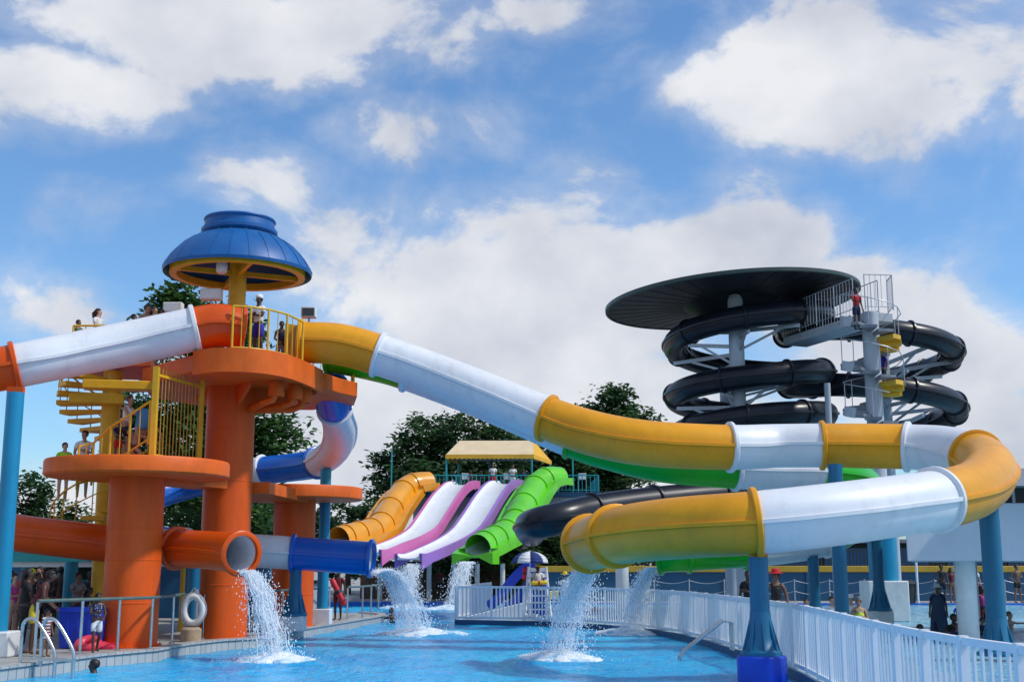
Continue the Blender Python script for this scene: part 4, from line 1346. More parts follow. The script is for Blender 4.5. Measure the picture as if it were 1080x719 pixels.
# ------------------------------------------------------------------ left deck props
def pool_rail(label, pts, group='steel rails along the left pool deck', h=1.1):
    root = thing('pool_rail', Vector(pts[0] + (0,)), label, 'railing', group)
    P = [Vector(p + (0,)) for p in pts]
    MB().tube([p + Vector((0, 0, h)) for p in P], .035, 8).build('top_rail', M['rail_green'], root, 40)
    for p in P:
        MB().cyl(p, p + Vector((0, 0, h - .02)), .03, n=8).build('rail_post', M['rail_steel'], root, 40)
        MB().cyl(p, p + Vector((0, 0, .04)), .07, n=12).build('base_plate', M['rail_steel'], root, 40)
    return root
pool_rail('long green grey rail on steel posts before the blue vats', [tuple(gp(36, 694)[:2]), tuple(gp(84, 690)[:2]), tuple(gp(123.5, 687)[:2]), tuple(gp(158.5, 684.3)[:2]), tuple(gp(181, 678.5)[:2]), tuple(gp(199, 672)[:2])])
pool_rail('short steel rail between the life ring and the main orange column', [tuple(gp(214, 673.5)[:2]), tuple(gp(245, 670)[:2])])
pool_rail('steel rail with dark posts between the main column and the lifeguard', [tuple(gp(282, 666)[:2]), tuple(gp(297, 663.5)[:2]), tuple(gp(318, 662)[:2]), tuple(gp(335, 658)[:2]), tuple(gp(347, 656)[:2])])
pool_rail('steel rail right of the lifeguard with the red float', [tuple(gp(366, 655)[:2]), tuple(gp(382, 653)[:2]), tuple(gp(391, 651)[:2]), tuple(gp(399, 648)[:2])])
# ladder hoops at the pool edge
ld = thing('pool_ladder', (-8.5, 22.6, 0), 'stainless pool ladder with two hooped handrails', 'ladder')
for px0, px1 in ((21, 57), (42, 77)):
    a = gp(px0, 701.5)
    b = gp(px1, 708, -.1)
    a2, b2 = a + Vector((0, 0, .82)), b + Vector((0, 0, .62))
    path = [a, a + Vector((0, 0, .6)), a + Vector((0, 0, .78)) + (b - a) * .05, a + Vector((0, 0, .86)) + (b - a) * .22, a + Vector((0, 0, .82)) + (b - a) * .42,
            a.lerp(b, .7) + Vector((0, 0, .62)), a.lerp(b, .95) + Vector((0, 0, .38)), b + Vector((0, 0, .24)), b + Vector((0, 0, -.05)), b + Vector((0, 0, -.6))]
    S = [Vector(p) for p in catmull([tuple(p) for p in path], 4)]
    MB().tube(S, .032, 10).build('hoop_rail', M['rail_steel'], ld, 40)
a, b = gp(21, 701.5), gp(42, 701.5)
MB().bar(a + Vector((0, 0, .12)), gp(77, 703) + Vector((0, 0, .12)), .04, .05).build('cross_rail', M['rail_steel'], ld, 40)
for k in range(3):
    MB().bar(gp(57, 708, -.1) + Vector((0, 0, -.12 - .22 * k)), gp(77, 708, -.1) + Vector((0, 0, -.12 - .22 * k)), .09, .03).build('rung', M['rail_steel'], ld, 40)
# life ring on a stump
lr = gp(201, 676)
stp = thing('stump', lr, 'tan concrete stump under the white life ring', 'stump')
MB().lathe([(.25, 0), (.25, .28), (.2, .33)], lr, 18).build('stump_body', M['stump'], stp, 40)
pst = thing('ring_stand', lr + Vector((.02, .35, 0)), 'thin post holding up the white life ring', 'post')
MB().cyl(lr + Vector((.02, .35, 0)), lr + Vector((.02, .35, 1.22)), .035, n=10).build('post', M['rail_steel'], pst, 40)
MB().tube([lr + Vector((.02, .35, 1.2)), lr + Vector((.0, .25, 1.22)), lr + Vector((.0, .18, 1.16))], .02, 6).build('hook', M['rail_steel'], pst, 40)
rg = thing('life_ring', lr + Vector((0, .1, .76)), 'white life ring hanging before the main orange column', 'life ring')
cc = lr + Vector((0, .12, .74))
tor = MB()
R0, r0 = .27, .085
vs, fs = [], []
for i in range(32):
    for j in range(10):
        a, b = 2 * PI * i / 32, 2 * PI * j / 10
        vs.append(cc + Vector(((R0 * .82 + r0 * math.cos(b)) * math.cos(a), r0 * math.sin(b), (R0 * 1.15 + r0 * math.cos(b)) * math.sin(a))))
for i in range(32):
    for j in range(10):
        fs.append((i * 10 + j, i * 10 + (j + 1) % 10, ((i + 1) % 32) * 10 + (j + 1) % 10, ((i + 1) % 32) * 10 + j))
tor.add(vs, fs)
tor.build('ring', M['ring_white'], rg, 40)
rp_ = MB()
rp_.tube([cc + Vector(((R0 * .82 + r0 + .015) * math.cos(2 * PI * i / 24), -.03 + .03 * math.cos(8 * PI * i / 24), (R0 * 1.15 + r0 + .015) * math.sin(2 * PI * i / 24))) for i in range(25)], .014, 6)
rp_.tube([cc + Vector((-.12, 0, .36)), cc + Vector((0, .03, .52)), cc + Vector((.12, 0, .36))], .014, 6)
rp_.build('grab_rope', M['steel'], rg, 40)
wb = gp(213, 673)
o = thing('white_footing', wb, 'white painted block right of the life ring', 'block')
MB().box(wb + Vector((-.16, .1, 0)), wb + Vector((.22, .6, .44))).build('block', M['white_block'], o, 30, bevel=.03)
# blue vats
for i, (px0, px1, yy, lab_) in enumerate(((44, 90, 687, 'deep blue plastic vat behind the ladder'), (92, 129, 684, 'deep blue plastic vat beside the front orange pillar'))):
    a, b = gp(px0, yy), gp(px1, yy)
    vt_ = thing('plastic_vat', (a + b) / 2, lab_, 'vat', 'blue plastic vats')
    y0, y1 = a.y + .8, a.y + 1.7
    zt_ = .88
    m_ = MB()
    m_.add([(a.x + .05, y0 + .05, .02), (b.x - .05, y0 + .05, .02), (b.x - .05, y1 - .05, .02), (a.x + .05, y1 - .05, .02), (a.x, y0, zt_), (b.x, y0, zt_), (b.x, y1, zt_), (a.x, y1, zt_),
            (a.x + .06, y0 + .06, zt_), (b.x - .06, y0 + .06, zt_), (b.x - .06, y1 - .06, zt_), (a.x + .06, y1 - .06, zt_), (a.x + .1, y0 + .1, .1), (b.x - .1, y0 + .1, .1), (b.x - .1, y1 - .1, .1), (a.x + .1, y1 - .1, .1)],
           [(3, 2, 1, 0), (0, 1, 5, 4), (1, 2, 6, 5), (2, 3, 7, 6), (3, 0, 4, 7), (4, 5, 9, 8), (5, 6, 10, 9), (6, 7, 11, 10), (7, 4, 8, 11), (8, 9, 13, 12), (9, 10, 14, 13), (10, 11, 15, 14), (11, 8, 12, 15), (12, 13, 14, 15)])
    m_.build('vat_body', M['blue_plastic'], vt_, 30, bevel=.02)
    rb_ = MB()
    rb_.box((a.x - .03, y0 - .03, zt_ - .09), (b.x + .03, y0 - .001, zt_ + .012))
    for k in range(1, 4):
        x = a.x + (b.x - a.x) * k / 4
        rb_.box((x - .03, y0 + .0, .1), (x + .03, y0 + .04, zt_ - .1))
    rb_.build('moulded_rim', M['blue_plastic'], vt_, 30)
# pink floats on the deck edge
for px, py, lab_, rr in ((90, 686, 'coral pink ring float lying on the deck beside the kerb', .28), (103, 684, 'flat coral pink mat on the deck by the front pillar', None)):
    p = gp(px, py)
    f = thing('swim_float', p, lab_, 'float')
    m_ = MB()
    if rr:
        vs, fs = [], []
        for i in range(20):
            for j in range(8):
                a, b = 2 * PI * i / 20, 2 * PI * j / 8
                vs.append(p + Vector(((.2 + .1 * math.cos(b)) * math.cos(a), (.2 + .1 * math.cos(b)) * math.sin(a) * .8 + .15, .14 + .1 * math.sin(b) + .08 * math.sin(a))))
        for i in range(20):
            for j in range(8):
                fs.append((i * 8 + j, i * 8 + (j + 1) % 8, ((i + 1) % 20) * 8 + (j + 1) % 8, ((i + 1) % 20) * 8 + j))
        m_.add(vs, fs)
    else:
        n = 10
        vs, fs = [], []
        for j in range(n + 1):
            for i in range(n + 1):
                u, v = i / n - .5, j / n - .5
                h = .05 + .09 * (1 - (2 * u) ** 4) * (1 - (2 * v) ** 4) + .02 * math.sin(u * 18)
                vs.append(p + Vector((u * .75, v * .5 + .1, h)))
        for j in range(n):
            for i in range(n):
                fs.append((j * (n + 1) + i, j * (n + 1) + i + 1, (j + 1) * (n + 1) + i + 1, (j + 1) * (n + 1) + i))
        o_ = len(vs)
        m_.add(vs, fs)
        m_.box(p + Vector((-.37, -.15, .01)), p + Vector((.37, .35, .055)))
    m_.build('float_body', M['pink_float'], f, 50)
# teal kiosk behind the bathers on the left
kx0, kx1 = at(-20, 600, 38).x, at(112, 600, 38).x
ks = thing('kiosk', ((kx0 + kx1) / 2, 38, 0), 'teal edged kiosk with a white beam behind the bathers on the left', 'kiosk')
zk = at(50, 592, 38).z
MB().box((kx0, 37.6, zk), (kx1, 42, zk + .36)).build('roof_fascia', M['teal_fascia'], ks, 30)
MB().box((kx0 + .1, 37.75, zk - .16), (kx1 - .1, 37.95, zk - .003)).build('beam', M['white_paint'], ks, 30)
MB().box((kx0 + .2, 41.5, 0), (kx1 - .2, 41.7, zk)).build('back_wall', M['dark_green'], ks, 30)  # dark colour stands in for the shade inside the kiosk
MB().box((kx0 + .3, 41.3, .55), (kx1 - .3, 41.49, 1.35)).build('wall_band', M['teal_fascia'], ks, 30)
MB().box((kx0 + .3, 40.2, 0), (kx1 - .3, 40.8, 1.0)).build('counter', M['grey_wall'], ks, 30)
for k in range(4):
    x = kx0 + .3 + (kx1 - kx0 - .6) * k / 3
    MB().cyl((x, 37.9, 0), (x, 37.9, zk), .1, n=12).build('post', M['teal_fascia'], ks, 40)
# brick seat and pump cabinet behind the tower
pcab = thing('pump_cabinet', (-7.0, 40.5, 0), 'dark pump cabinet behind the steel rail under the tower', 'cabinet')
MB().box((-9.2, 40, 0), (-6.3, 41.2, 1.25)).build('cabinet_body', M['grey_wall'], pcab, 30, bevel=.02)
MB().box((-9.3, 39.9, 1.25), (-6.2, 41.3, 1.33)).build('cabinet_top', M['dark_trim'], pcab, 30)
for k in range(3):
    MB().box((-9.1 + k * .95, 39.97, .15), (-8.25 + k * .95, 39.995, 1.15)).build('cabinet_door', M['dark_trim'], pcab, 30)
# loungers' low wall under tower
lw = thing('low_wall', (-14, 44, 0), 'low blue wall behind the bathers under the tower', 'wall')
MB().box((-19, 44, 0), (-8.5, 44.3, 1.9)).build('wall_face', M['wall_blue'], lw, 30)
MB().box((-19.1, 43.9, 1.9), (-8.4, 44.4, 2.0)).build('coping', M['dark_trim'], lw, 30)

# ------------------------------------------------------------------ lifeguard corner on the island
ux, uy = at(559, 600, 45.5).x, 45.5
um = thing('umbrella', (ux, uy, 0), 'navy and white parasol over the lifeguard chair', 'umbrella')
zu = at(559, 593.5, uy).z
zut = at(559, 581, uy).z
MB().cyl((ux, uy, 0), (ux, uy, zut + .03), .025, n=10).build('pole', M['white_paint'], um, 40)
MB().lathe([(.28, 0), (.28, .08), (.06, .12)], (ux, uy, 0), 20).build('base', M['white_block'], um, 40)
n8 = 8
Ru = 19.0 / 1300 * uy
for col in (0, 1):
    m_ = MB()
    for k in range(n8):
        if k % 2 != col:
            continue
        a0, a1 = 2 * PI * k / n8 - PI / 2, 2 * PI * (k + 1) / n8 - PI / 2
        for j in range(5):
            def pt(u, a):
                return Vector((ux + Ru * math.sin(u * PI / 2) * math.cos(a), uy + Ru * math.sin(u * PI / 2) * math.sin(a), zu + (zut - zu) * math.cos(u * PI / 2)))
            m_.add([pt(j / 5, a0), pt((j + 1) / 5, a0), pt((j + 1) / 5, a1), pt(j / 5, a1)], [(0, 1, 2, 3)] if j else [(0, 1, 2)])
    o = m_.build('canopy_panels', M['umb_blue' if col == 0 else 'umb_white'], um, 30, recalc=False)
    sl = o.modifiers.new('cloth', 'SOLIDIFY')
    sl.thickness = .015
lab(um.children[-1], 'white umbrella panels')
# lifeguard chair
def guard_chair(x, y, label):
    t = thing('lifeguard_chair', (x, y, 0), label, 'chair')
    for sx_ in (-1, 1):
        for sy_ in (-1, 1):
            MB().bar(Vector((x + sx_ * .48, y + sy_ * .48, 0)), Vector((x + sx_ * .32, y + sy_ * .3, 1.0 if sy_ < 0 else 1.75)), .07, .07).build('leg', M['white_paint'], t, 30)
    MB().box((x - .38, y - .34, .93), (x + .38, y + .34, 1.0)).build('seat', M['white_paint'], t, 30)
    for k in range(3):
        MB().box((x - .36, y + .28, 1.18 + k * .2), (x + .36, y + .315, 1.32 + k * .2)).build('back_slat', M['white_paint'], t, 30)
    for sx_ in (-1, 1):
        MB().bar(Vector((x + sx_ * .36, y - .34, 1.24)), Vector((x + sx_ * .36, y + .3, 1.24)), .07, .05).build('armrest', M['white_paint'], t, 30)
    for k in range(3):
        MB().bar(Vector((x - .46 + .04 * k, y - .49 + .05 * k, .25 + .24 * k)), Vector((x + .46 - .04 * k, y - .49 + .05 * k, .25 + .24 * k)), .05, .04).build('rung', M['white_paint'], t, 30)
    return t
gx, gy = at(567, 600, 45.9).x, 45.9
guard_chair(gx, gy, 'white raised lifeguard chair under the navy parasol')
# small blue toddler slide left of the chair
bx, by = at(549, 600, 46.8).x, 46.8
ts = thing('toddler_slide', (bx, by, 0), 'small blue toddler slide left of the lifeguard chair', 'play slide')
S = [Vector(p) for p in catmull([(bx + .62, by, 1.75), (bx + .35, by, 1.7), (bx - .2, by, 1.2), (bx - .75, by, .5), (bx - 1.15, by, .22)], 6)]
MB().sweep(S, lambda k: [(-.34, .3), (-.3, .3), (-.28, .03), (.28, .03), (.3, .3), (.34, .3), (.34, -.06), (-.34, -.06)]).build('chute', M['blue_plastic'], ts, 30)
MB().box((bx + .3, by - .38, 0), (bx + .95, by + .38, 1.6)).build('ladder_block', M['blue_plastic'], ts, 30, bevel=.05)
MB().add([(bx - .9, by - .3, 0), (bx + .3, by - .3, 0), (bx + .3, by - .3, 1.35), (bx - .9, by + .3, 0), (bx + .3, by + .3, 0), (bx + .3, by + .3, 1.35)], [(0, 1, 2), (5, 4, 3), (0, 3, 4, 1), (1, 4, 5, 2), (2, 5, 3, 0)]).build('side_support', M['blue_plastic'], ts, 30)
# rescue tubes: yellow in the guard's lap, yellow case, magenta board
def tube_float(p, q, r, mat, label, cat='rescue tube'):
    t = thing('rescue_tube', (Vector(p) + Vector(q)) / 2, label, cat)
    p, q = Vector(p), Vector(q)
    d = (q - p).normalized()
    pts_ = [p, p + d * r * .3, p + d * r] + [p.lerp(q, u) for u in (.3, .5, .7)] + [q - d * r, q - d * r * .3, q]
    rr = [.3 * r, .75 * r, r, r, r, r, r, .75 * r, .3 * r]
    m_ = MB()
    m_.tube(pts_, lambda k: rr[k], 14)
    m_.build('foam_body', mat, t, 50)
    m2_ = MB()
    m2_.tube([p.lerp(q, .44), p.lerp(q, .56)], r * 1.05, 14)
    m2_.build('strap_band', M['black_rubber'] if mat != M['yellow_foam'] else M['red_float'], t, 40)
    return t
tube_float((gx - .28, gy - .36, 1.17), (gx + .36, gy - .34, 1.2), .075, M['yellow_foam'], 'yellow rescue tube across the seated lifeguard')
tube_float((gx - .5, gy - .12, 1.28), (gx - .46, gy - .2, 1.78), .08, M['red_float'], 'red rescue float propped on the left of the lifeguard chair')
yc = thing('equipment_case', (gx + .5, gy - .2, 0), 'yellow case at the right of the lifeguard chair', 'case')
MB().box((gx + .42, gy - .3, .66), (gx + .85, gy + .02, .90)).build('case_body', M['yellow_foam'], yc, 30, bevel=.04)
MB().tube([Vector((gx + .54, gy - .14, .90)), Vector((gx + .55, gy - .14, .97)), Vector((gx + .72, gy - .14, .97)), Vector((gx + .73, gy - .14, .90))], .015, 6).build('case_handle', M['black_rubber'], yc, 40)
tbx, tby = gx + .62, gy - .14
tb = thing('side_table', (tbx, tby, 0), 'small white table carrying the yellow case', 'table')
MB().box((tbx - .36, tby - .26, .6), (tbx + .36, tby + .26, .655)).build('table_top', M['white_paint'], tb, 30, bevel=.01)
for sx_ in (-1, 1):
    for sy_ in (-1, 1):
        MB().box((tbx + sx_ * .3 - .025, tby + sy_ * .2 - .025, 0), (tbx + sx_ * .3 + .025, tby + sy_ * .2 + .025, .6)).build('leg', M['white_paint'], tb, 30)
mg = gp(628, 637)
tube_float((at(622, 637.5, 49).x, 49, .12), (at(632, 637.5, 49).x, 49.1, .12), .1, M['pink_float'], 'magenta foam float lying behind the white fence')
# black bin before the wall
bn = thing('litter_bin', (at(960, 620, 61.5).x, 62.4, 0), 'black bin at the foot of the blue wall right of the white block', 'bin')
MB().lathe([(.5, 0), (.58, .9), (.62, .92), (.62, 1.0), (.35, 1.12)], bn.location, 20).build('bin_body', M['black_rubber'], bn, 40)
MB().lathe([(.63, .9), (.65, .92), (.65, .97), (.63, .99)], bn.location, 20, closed=True).build('bin_rim', M['dark_trim'], bn, 40)
# rear platform clutter
for i, (px, lab_) in enumerate(((491, 'white equipment box on the left of the rear platform'), (535, 'white cooler box behind the cyan rail under the canopy'), (614, 'white box at the right end of the rear platform'))):
    p = at(px, 500, 75.2)
    p.z = zp
    t = thing('storage_box', p, lab_, 'box', 'white boxes on the rear platform')
    MB().box(p + Vector((-.22, -.2, .8)), p + Vector((.22, .2, 1.14))).build('box_body', M['white_paint'], t, 30, bevel=.03)
    for ax in (-.24, .24):
        MB().box(p + Vector((ax - .03, -.16, 0)), p + Vector((ax + .03, .16, .795))).build('leg', M['steel'], t, 30)
    MB().box(p + Vector((-.24, -.22, 1.145)), p + Vector((.24, .22, 1.18))).build('box_lid', M['white_block'], t, 30, bevel=.03)

# ------------------------------------------------------------------ water jets
jm, nt, b = new_mat('falling water')
b.inputs['Base Color'].default_value = (.88, .92, .96, 1)
b.inputs['Roughness'].default_value = .08
b.inputs['IOR'].default_value = 1.33
b.inputs['Subsurface Weight'].default_value = .0
b.inputs['Specular IOR Level'].default_value = .8
sheet_mat, nt, b = new_mat('thin falling water sheet')
tc = N(nt, 'ShaderNodeTexCoord')
mp = N(nt, 'ShaderNodeMapping')
mp.inputs['Scale'].default_value = (1, 1, .22)
nz = N(nt, 'ShaderNodeTexNoise')
nz.inputs['Scale'].default_value = 13
nz.inputs['Detail'].default_value = 6
nz.inputs['Roughness'].default_value = .65
nt.links.new(tc.outputs['Object'], mp.inputs['Vector'])
nt.links.new(mp.outputs['Vector'], nz.inputs['Vector'])
cr = N(nt, 'ShaderNodeValToRGB')
cr.color_ramp.elements[0].position = .40
cr.color_ramp.elements[1].position = .66
cr.color_ramp.elements[0].color = (.10, .10, .10, 1)
cr.color_ramp.elements[1].color = (.8, .8, .8, 1)
nt.links.new(nz.outputs['Fac'], cr.inputs['Fac'])
nt.links.new(cr.outputs['Color'], b.inputs['Alpha'])
bp = N(nt, 'ShaderNodeBump')
bp.inputs['Distance'].default_value = .05
nt.links.new(nz.outputs['Fac'], bp.inputs['Height'])
nt.links.new(bp.outputs['Normal'], b.inputs['Normal'])
b.inputs['Base Color'].default_value = (.84, .90, .95, 1)
b.inputs['Roughness'].default_value = .1
fm, nt, b = new_mat('churned foam')
tc = N(nt, 'ShaderNodeTexCoord')
nz = N(nt, 'ShaderNodeTexNoise')
nz.inputs['Scale'].default_value = 5
nz.inputs['Detail'].default_value = 7
nt.links.new(tc.outputs['Object'], nz.inputs['Vector'])
cr = N(nt, 'ShaderNodeValToRGB')
cr.color_ramp.elements[0].position = .38
cr.color_ramp.elements[1].position = .56
cr.color_ramp.elements[0].color = (.25, .55, .80, 1)
cr.color_ramp.elements[1].color = (.84, .88, .92, 1)
nt.links.new(nz.outputs['Fac'], cr.inputs['Fac'])
nt.links.new(cr.outputs['Color'], b.inputs['Base Color'])
b.inputs['Roughness'].default_value = .5
bp = N(nt, 'ShaderNodeBump')
bp.inputs['Distance'].default_value = .06
nt.links.new(nz.outputs['Fac'], bp.inputs['Height'])
nt.links.new(bp.outputs['Normal'], b.inputs['Normal'])

def jet(label, start, end, width, spread, nst_, ndrop, seed, dsize=.022, foam=(1.3, .7), arc_t=None, z=WZ):
    r = random.Random(seed)
    s, e = Vector(start), Vector(end)
    g = 9.8
    fall = s.z - z
    T = math.sqrt(2 * fall / g) * (arc_t or 1.0)
    vel = Vector(((e.x - s.x) / T, (e.y - s.y) / T, (g * T * T / 2 - fall) / T))
    root = thing('water_jet', (e.x, e.y, z), label, 'water jet', 'water pouring out of the slides')
    hv = Vector((vel.x, vel.y, 0)).normalized()
    side = Vector((-hv.y, hv.x, 0))
    def pos(t, a, q, dv):
        p = s + vel * t + Vector((0, 0, -g * t * t / 2))
        sp_ = (t / T)
        p += side * (a * width * (1 + spread * sp_)) + hv * q * width * .6 * (1 + 1.4 * sp_)
        return p + dv * t
    def curl(p):
        return Vector((noise.noise(p * 3.1), noise.noise(p * 3.1 + Vector((7, 3, 1))), noise.noise(p * 3.1 + Vector((1, 9, 4))))) * .05
    m_ = MB()
    for k in range(nst_):
        a = r.uniform(-1, 1)
        q = r.uniform(-1, 1) * math.sqrt(max(0, 1 - a * a)) + .15 * (a * a)
        dv = Vector((r.gauss(0, .14), r.gauss(0, .14), r.gauss(0, .12)))
        t0 = r.uniform(-.02, .85) * T
        t1 = min(T * 1.0, t0 + r.uniform(.06, .26) * T)
        n = 5
        w = dsize * r.uniform(.35, .8)
        path = []
        for i in range(n):
            tt = t0 + (t1 - t0) * i / (n - 1)
            p_ = pos(tt, a, q, dv)
            path.append(p_ + curl(p_) * (.4 + tt / T))
        m_.tube(path, lambda i: w * (.25, .8, 1.0, .75, .2)[i], 5)
    m_.build('water_strands', jm, root, 60, recalc=False)
    sh = MB()
    vs, fs, nu, nv = [], [], 22, 20
    for layer in range(2):
        o_ = len(vs)
        for i in range(nu + 1):
            t = T * (-.04 + (.80 - .18 * layer) * i / nu)
            for j in range(nv):
                an = 2 * PI * j / nv
                rr_ = (.80 - .3 * layer) * (1 + .16 * noise.noise(Vector((math.cos(an) * 2, math.sin(an) * 2, seed + t * 3))))
                p = pos(t, rr_ * math.cos(an), rr_ * math.sin(an) * .8, Vector((0, 0, 0)))
                vs.append(p + curl(p) * (.3 + .9 * max(0, t) / T))
        for i in range(nu):
            for j in range(nv):
                a_, b2 = o_ + i * nv + j, o_ + i * nv + (j + 1) % nv
                fs.append((a_, b2, b2 + nv, a_ + nv))
    sh.add(vs, fs)
    sh.build('water_sheet', sheet_mat, root, 180, recalc=False)
    dmb = MB()
    for k in range(ndrop):
        t0 = r.uniform(.05, 1) ** .7 * T
        a = max(-1.9, min(1.9, r.gauss(0, .62)))
        dv = Vector((r.gauss(0, .3), r.gauss(0, .3), r.gauss(.05, .22)))
        p = pos(t0, a, r.gauss(0, .7), dv)
        if p.z < z:
            p.z = z + abs(r.gauss(0, .12))
        w = dsize * r.uniform(.4, 1.15)
        h = w * r.uniform(1, 2.2)
        dmb.add([p + Vector((w, 0, 0)), p + Vector((0, w, 0)), p + Vector((-w, 0, 0)), p + Vector((0, -w, 0)), p + Vector((0, 0, h)), p + Vector((0, 0, -h))],
                [(0, 1, 4), (1, 2, 4), (2, 3, 4), (3, 0, 4), (1, 0, 5), (2, 1, 5), (3, 2, 5), (0, 3, 5)])
    for k in range(ndrop // 3):    # splash crown
        an = r.uniform(0, 2 * PI)
        rr = abs(r.gauss(0, .45)) * foam[0]
        p = Vector((e.x + rr * math.cos(an), e.y + rr * math.sin(an), z + abs(r.gauss(0, .16)) * (1.2 - min(1, rr))))
        w = dsize * r.uniform(.5, 1.3)
        dmb.add([p + Vector((w, 0, 0)), p + Vector((0, w, 0)), p + Vector((-w, 0, 0)), p + Vector((0, -w, 0)), p + Vector((0, 0, w * 1.4)), p + Vector((0, 0, -w))],
                [(0, 1, 4), (1, 2, 4), (2, 3, 4), (3, 0, 4), (1, 0, 5), (2, 1, 5), (3, 2, 5), (0, 3, 5)])
    dmb.build('water_drops', jm, root, 70, recalc=False)
    # foam mound
    vs, fs = [], []
    nr, na = 7, 40
    cen = Vector((e.x, e.y, z)) + hv * foam[1] * .4
    vs.append(cen + Vector((0, 0, .16)))
    for j in range(1, nr + 1):
        for i in range(na):
            an = 2 * PI * i / na
            rag = 1 + .35 * noise.noise(Vector((math.cos(an) * 2.1, math.sin(an) * 2.1, seed * 1.7))) + .22 * noise.noise(Vector((math.cos(an) * 6, math.sin(an) * 6, seed)))
            u = j / nr
            p = cen + hv * math.cos(an) * foam[0] * u * rag + side * math.sin(an) * foam[0] * .8 * u * rag
            p.z = z + .2 * (1 - u) ** 1.2 + .085 * (1 - u) * noise.noise(p * 4.0) + (.035 if j < nr else -.06)
            vs.append(p)
    fs += [(0, 1 + i, 1 + (i + 1) % na) for i in range(na)]
    for j in range(nr - 1):
        for i in range(na):
            a = 1 + j * na
            fs.append((a + i, a + na + i, a + na + (i + 1) % na, a + (i + 1) % na))
    fo = MB().add(vs, fs)
    for q in range(0):
        an, dd = r.uniform(0, 2 * PI), foam[0] * (.9 + abs(r.gauss(0, .75)))
        c_ = Vector((cen.x + dd * 1.25 * math.cos(an), cen.y + dd * math.sin(an), z + .05))
        w_, l_ = r.uniform(.02, .07), r.uniform(.05, .22)
        ro = an + PI / 2 + r.gauss(0, .5)
        ax, bx_ = Vector((math.cos(ro), math.sin(ro), 0)), Vector((-math.sin(ro), math.cos(ro), 0))
        ring_ = [c_ + ax * l_ * math.cos(a) * r.uniform(.7, 1.2) + bx_ * w_ * math.sin(a) * r.uniform(.7, 1.2) for a in [PI * i / 4 for i in range(8)]]
        fo.add([c_ + Vector((0, 0, .02))] + ring_, [(0, 1 + i, 1 + (i + 1) % 8) for i in range(8)])
    fo.build('foam', fm, root, 60, recalc=False)
    return root
jet('thick water jet falling from the orange slide mouth', at(258, 601, 27.4), at(289, 690, 26.9), .2, .75, 300, 2800, 1, .0125, (1.0, .3))
jet('wide water jet spraying right from the blue slide end', at(393, 605, 35), at(440, 661, 37.2), .22, 1.3, 300, 3200, 2, .0145, (1.5, .3), 1.25)
jet('water jet dropping from the near yellow slide end', at(624, 600, 26.5), at(592, 693, 27.3), .25, .6, 300, 3200, 3, .0125, (1.05, .3))
jet('water jet dropping from the green slide end onto the pool by the fence', at(692, 598, 36.2), at(664, 664, 37.4), .2, .6, 260, 2400, 4, .0145, (1.2, .3))
jet('thin white water jet below the purple edged slide', at(438, 594, 62), at(427, 632, 60.6), .3, .4, 300, 2200, 5, .022, (1.4, .4))
jet('thin white water jet below the lime slide mouth', at(494, 592, 61.5), at(480, 634, 59.8), .3, .4, 300, 2200, 6, .022, (1.8, .4))
# ------------------------------------------------------------------ people
def skin_mesh(name, V, E, Rr, root=0, sub=1):
    me = bpy.data.meshes.new(name + ' cage')
    me.from_pydata([tuple(v) for v in V], E, [])
    o = bpy.data.objects.new(name + ' cage', me)
    C.objects.link(o)
    o.modifiers.new('skin', 'SKIN')
    if not me.skin_vertices:
        raise RuntimeError('no skin layer')
    sv = me.skin_vertices[0].data
    for i, r in enumerate(Rr):
        sv[i].radius = r if hasattr(r, '__len__') else (r, r)
        sv[i].use_root = (i == root)
    ss = o.modifiers.new('smooth', 'SUBSURF')
    ss.levels = ss.render_levels = sub
    dg = bpy.context.evaluated_depsgraph_get()
    out = bpy.data.meshes.new_from_object(o.evaluated_get(dg))
    out.name = name
    bpy.data.objects.remove(o)
    bpy.data.meshes.remove(me)
    out.polygons.foreach_set('use_smooth', [True] * len(out.polygons))
    return out

ARMS = {'down': ((.235, -.02, 1.13), (.25, .06, .90)), 'hips': ((.34, -.09, 1.15), (.19, .04, .99)), 'rail': ((.24, .10, 1.17), (.19, .33, 1.10)),
        'fold': ((.21, .10, 1.14), (.03, .20, 1.18)), 'up': ((.29, .12, 1.47), (.20, .18, 1.70)), 'face': ((.24, .17, 1.2), (.07, .2, 1.44)),
        'out': ((.40, .10, 1.33), (.58, .27, 1.34)), 'lap': ((.23, .06, 1.12), (.14, .30, 1.02)), 'fwd': ((.23, .18, 1.22), (.19, .44, 1.28))}
LEGS = {'stand': (((.10, .01, .50), (.10, -.02, .09)), ((-.10, .01, .50), (-.10, -.02, .09))),
        'wide': (((.15, .02, .50), (.19, -.02, .09)), ((-.13, .0, .50), (-.16, -.02, .09))),
        'walk': (((.10, .15, .52), (.10, .17, .10)), ((-.10, .0, .50), (-.10, -.26, .14))),
        'step': (((.10, .30, .68), (.10, .26, .28)), ((-.10, .03, .50), (-.10, -.03, .09))),
        'sit': (((.12, .44, .47), (.13, .40, .06)), ((-.12, .44, .47), (-.13, .42, .06)))}

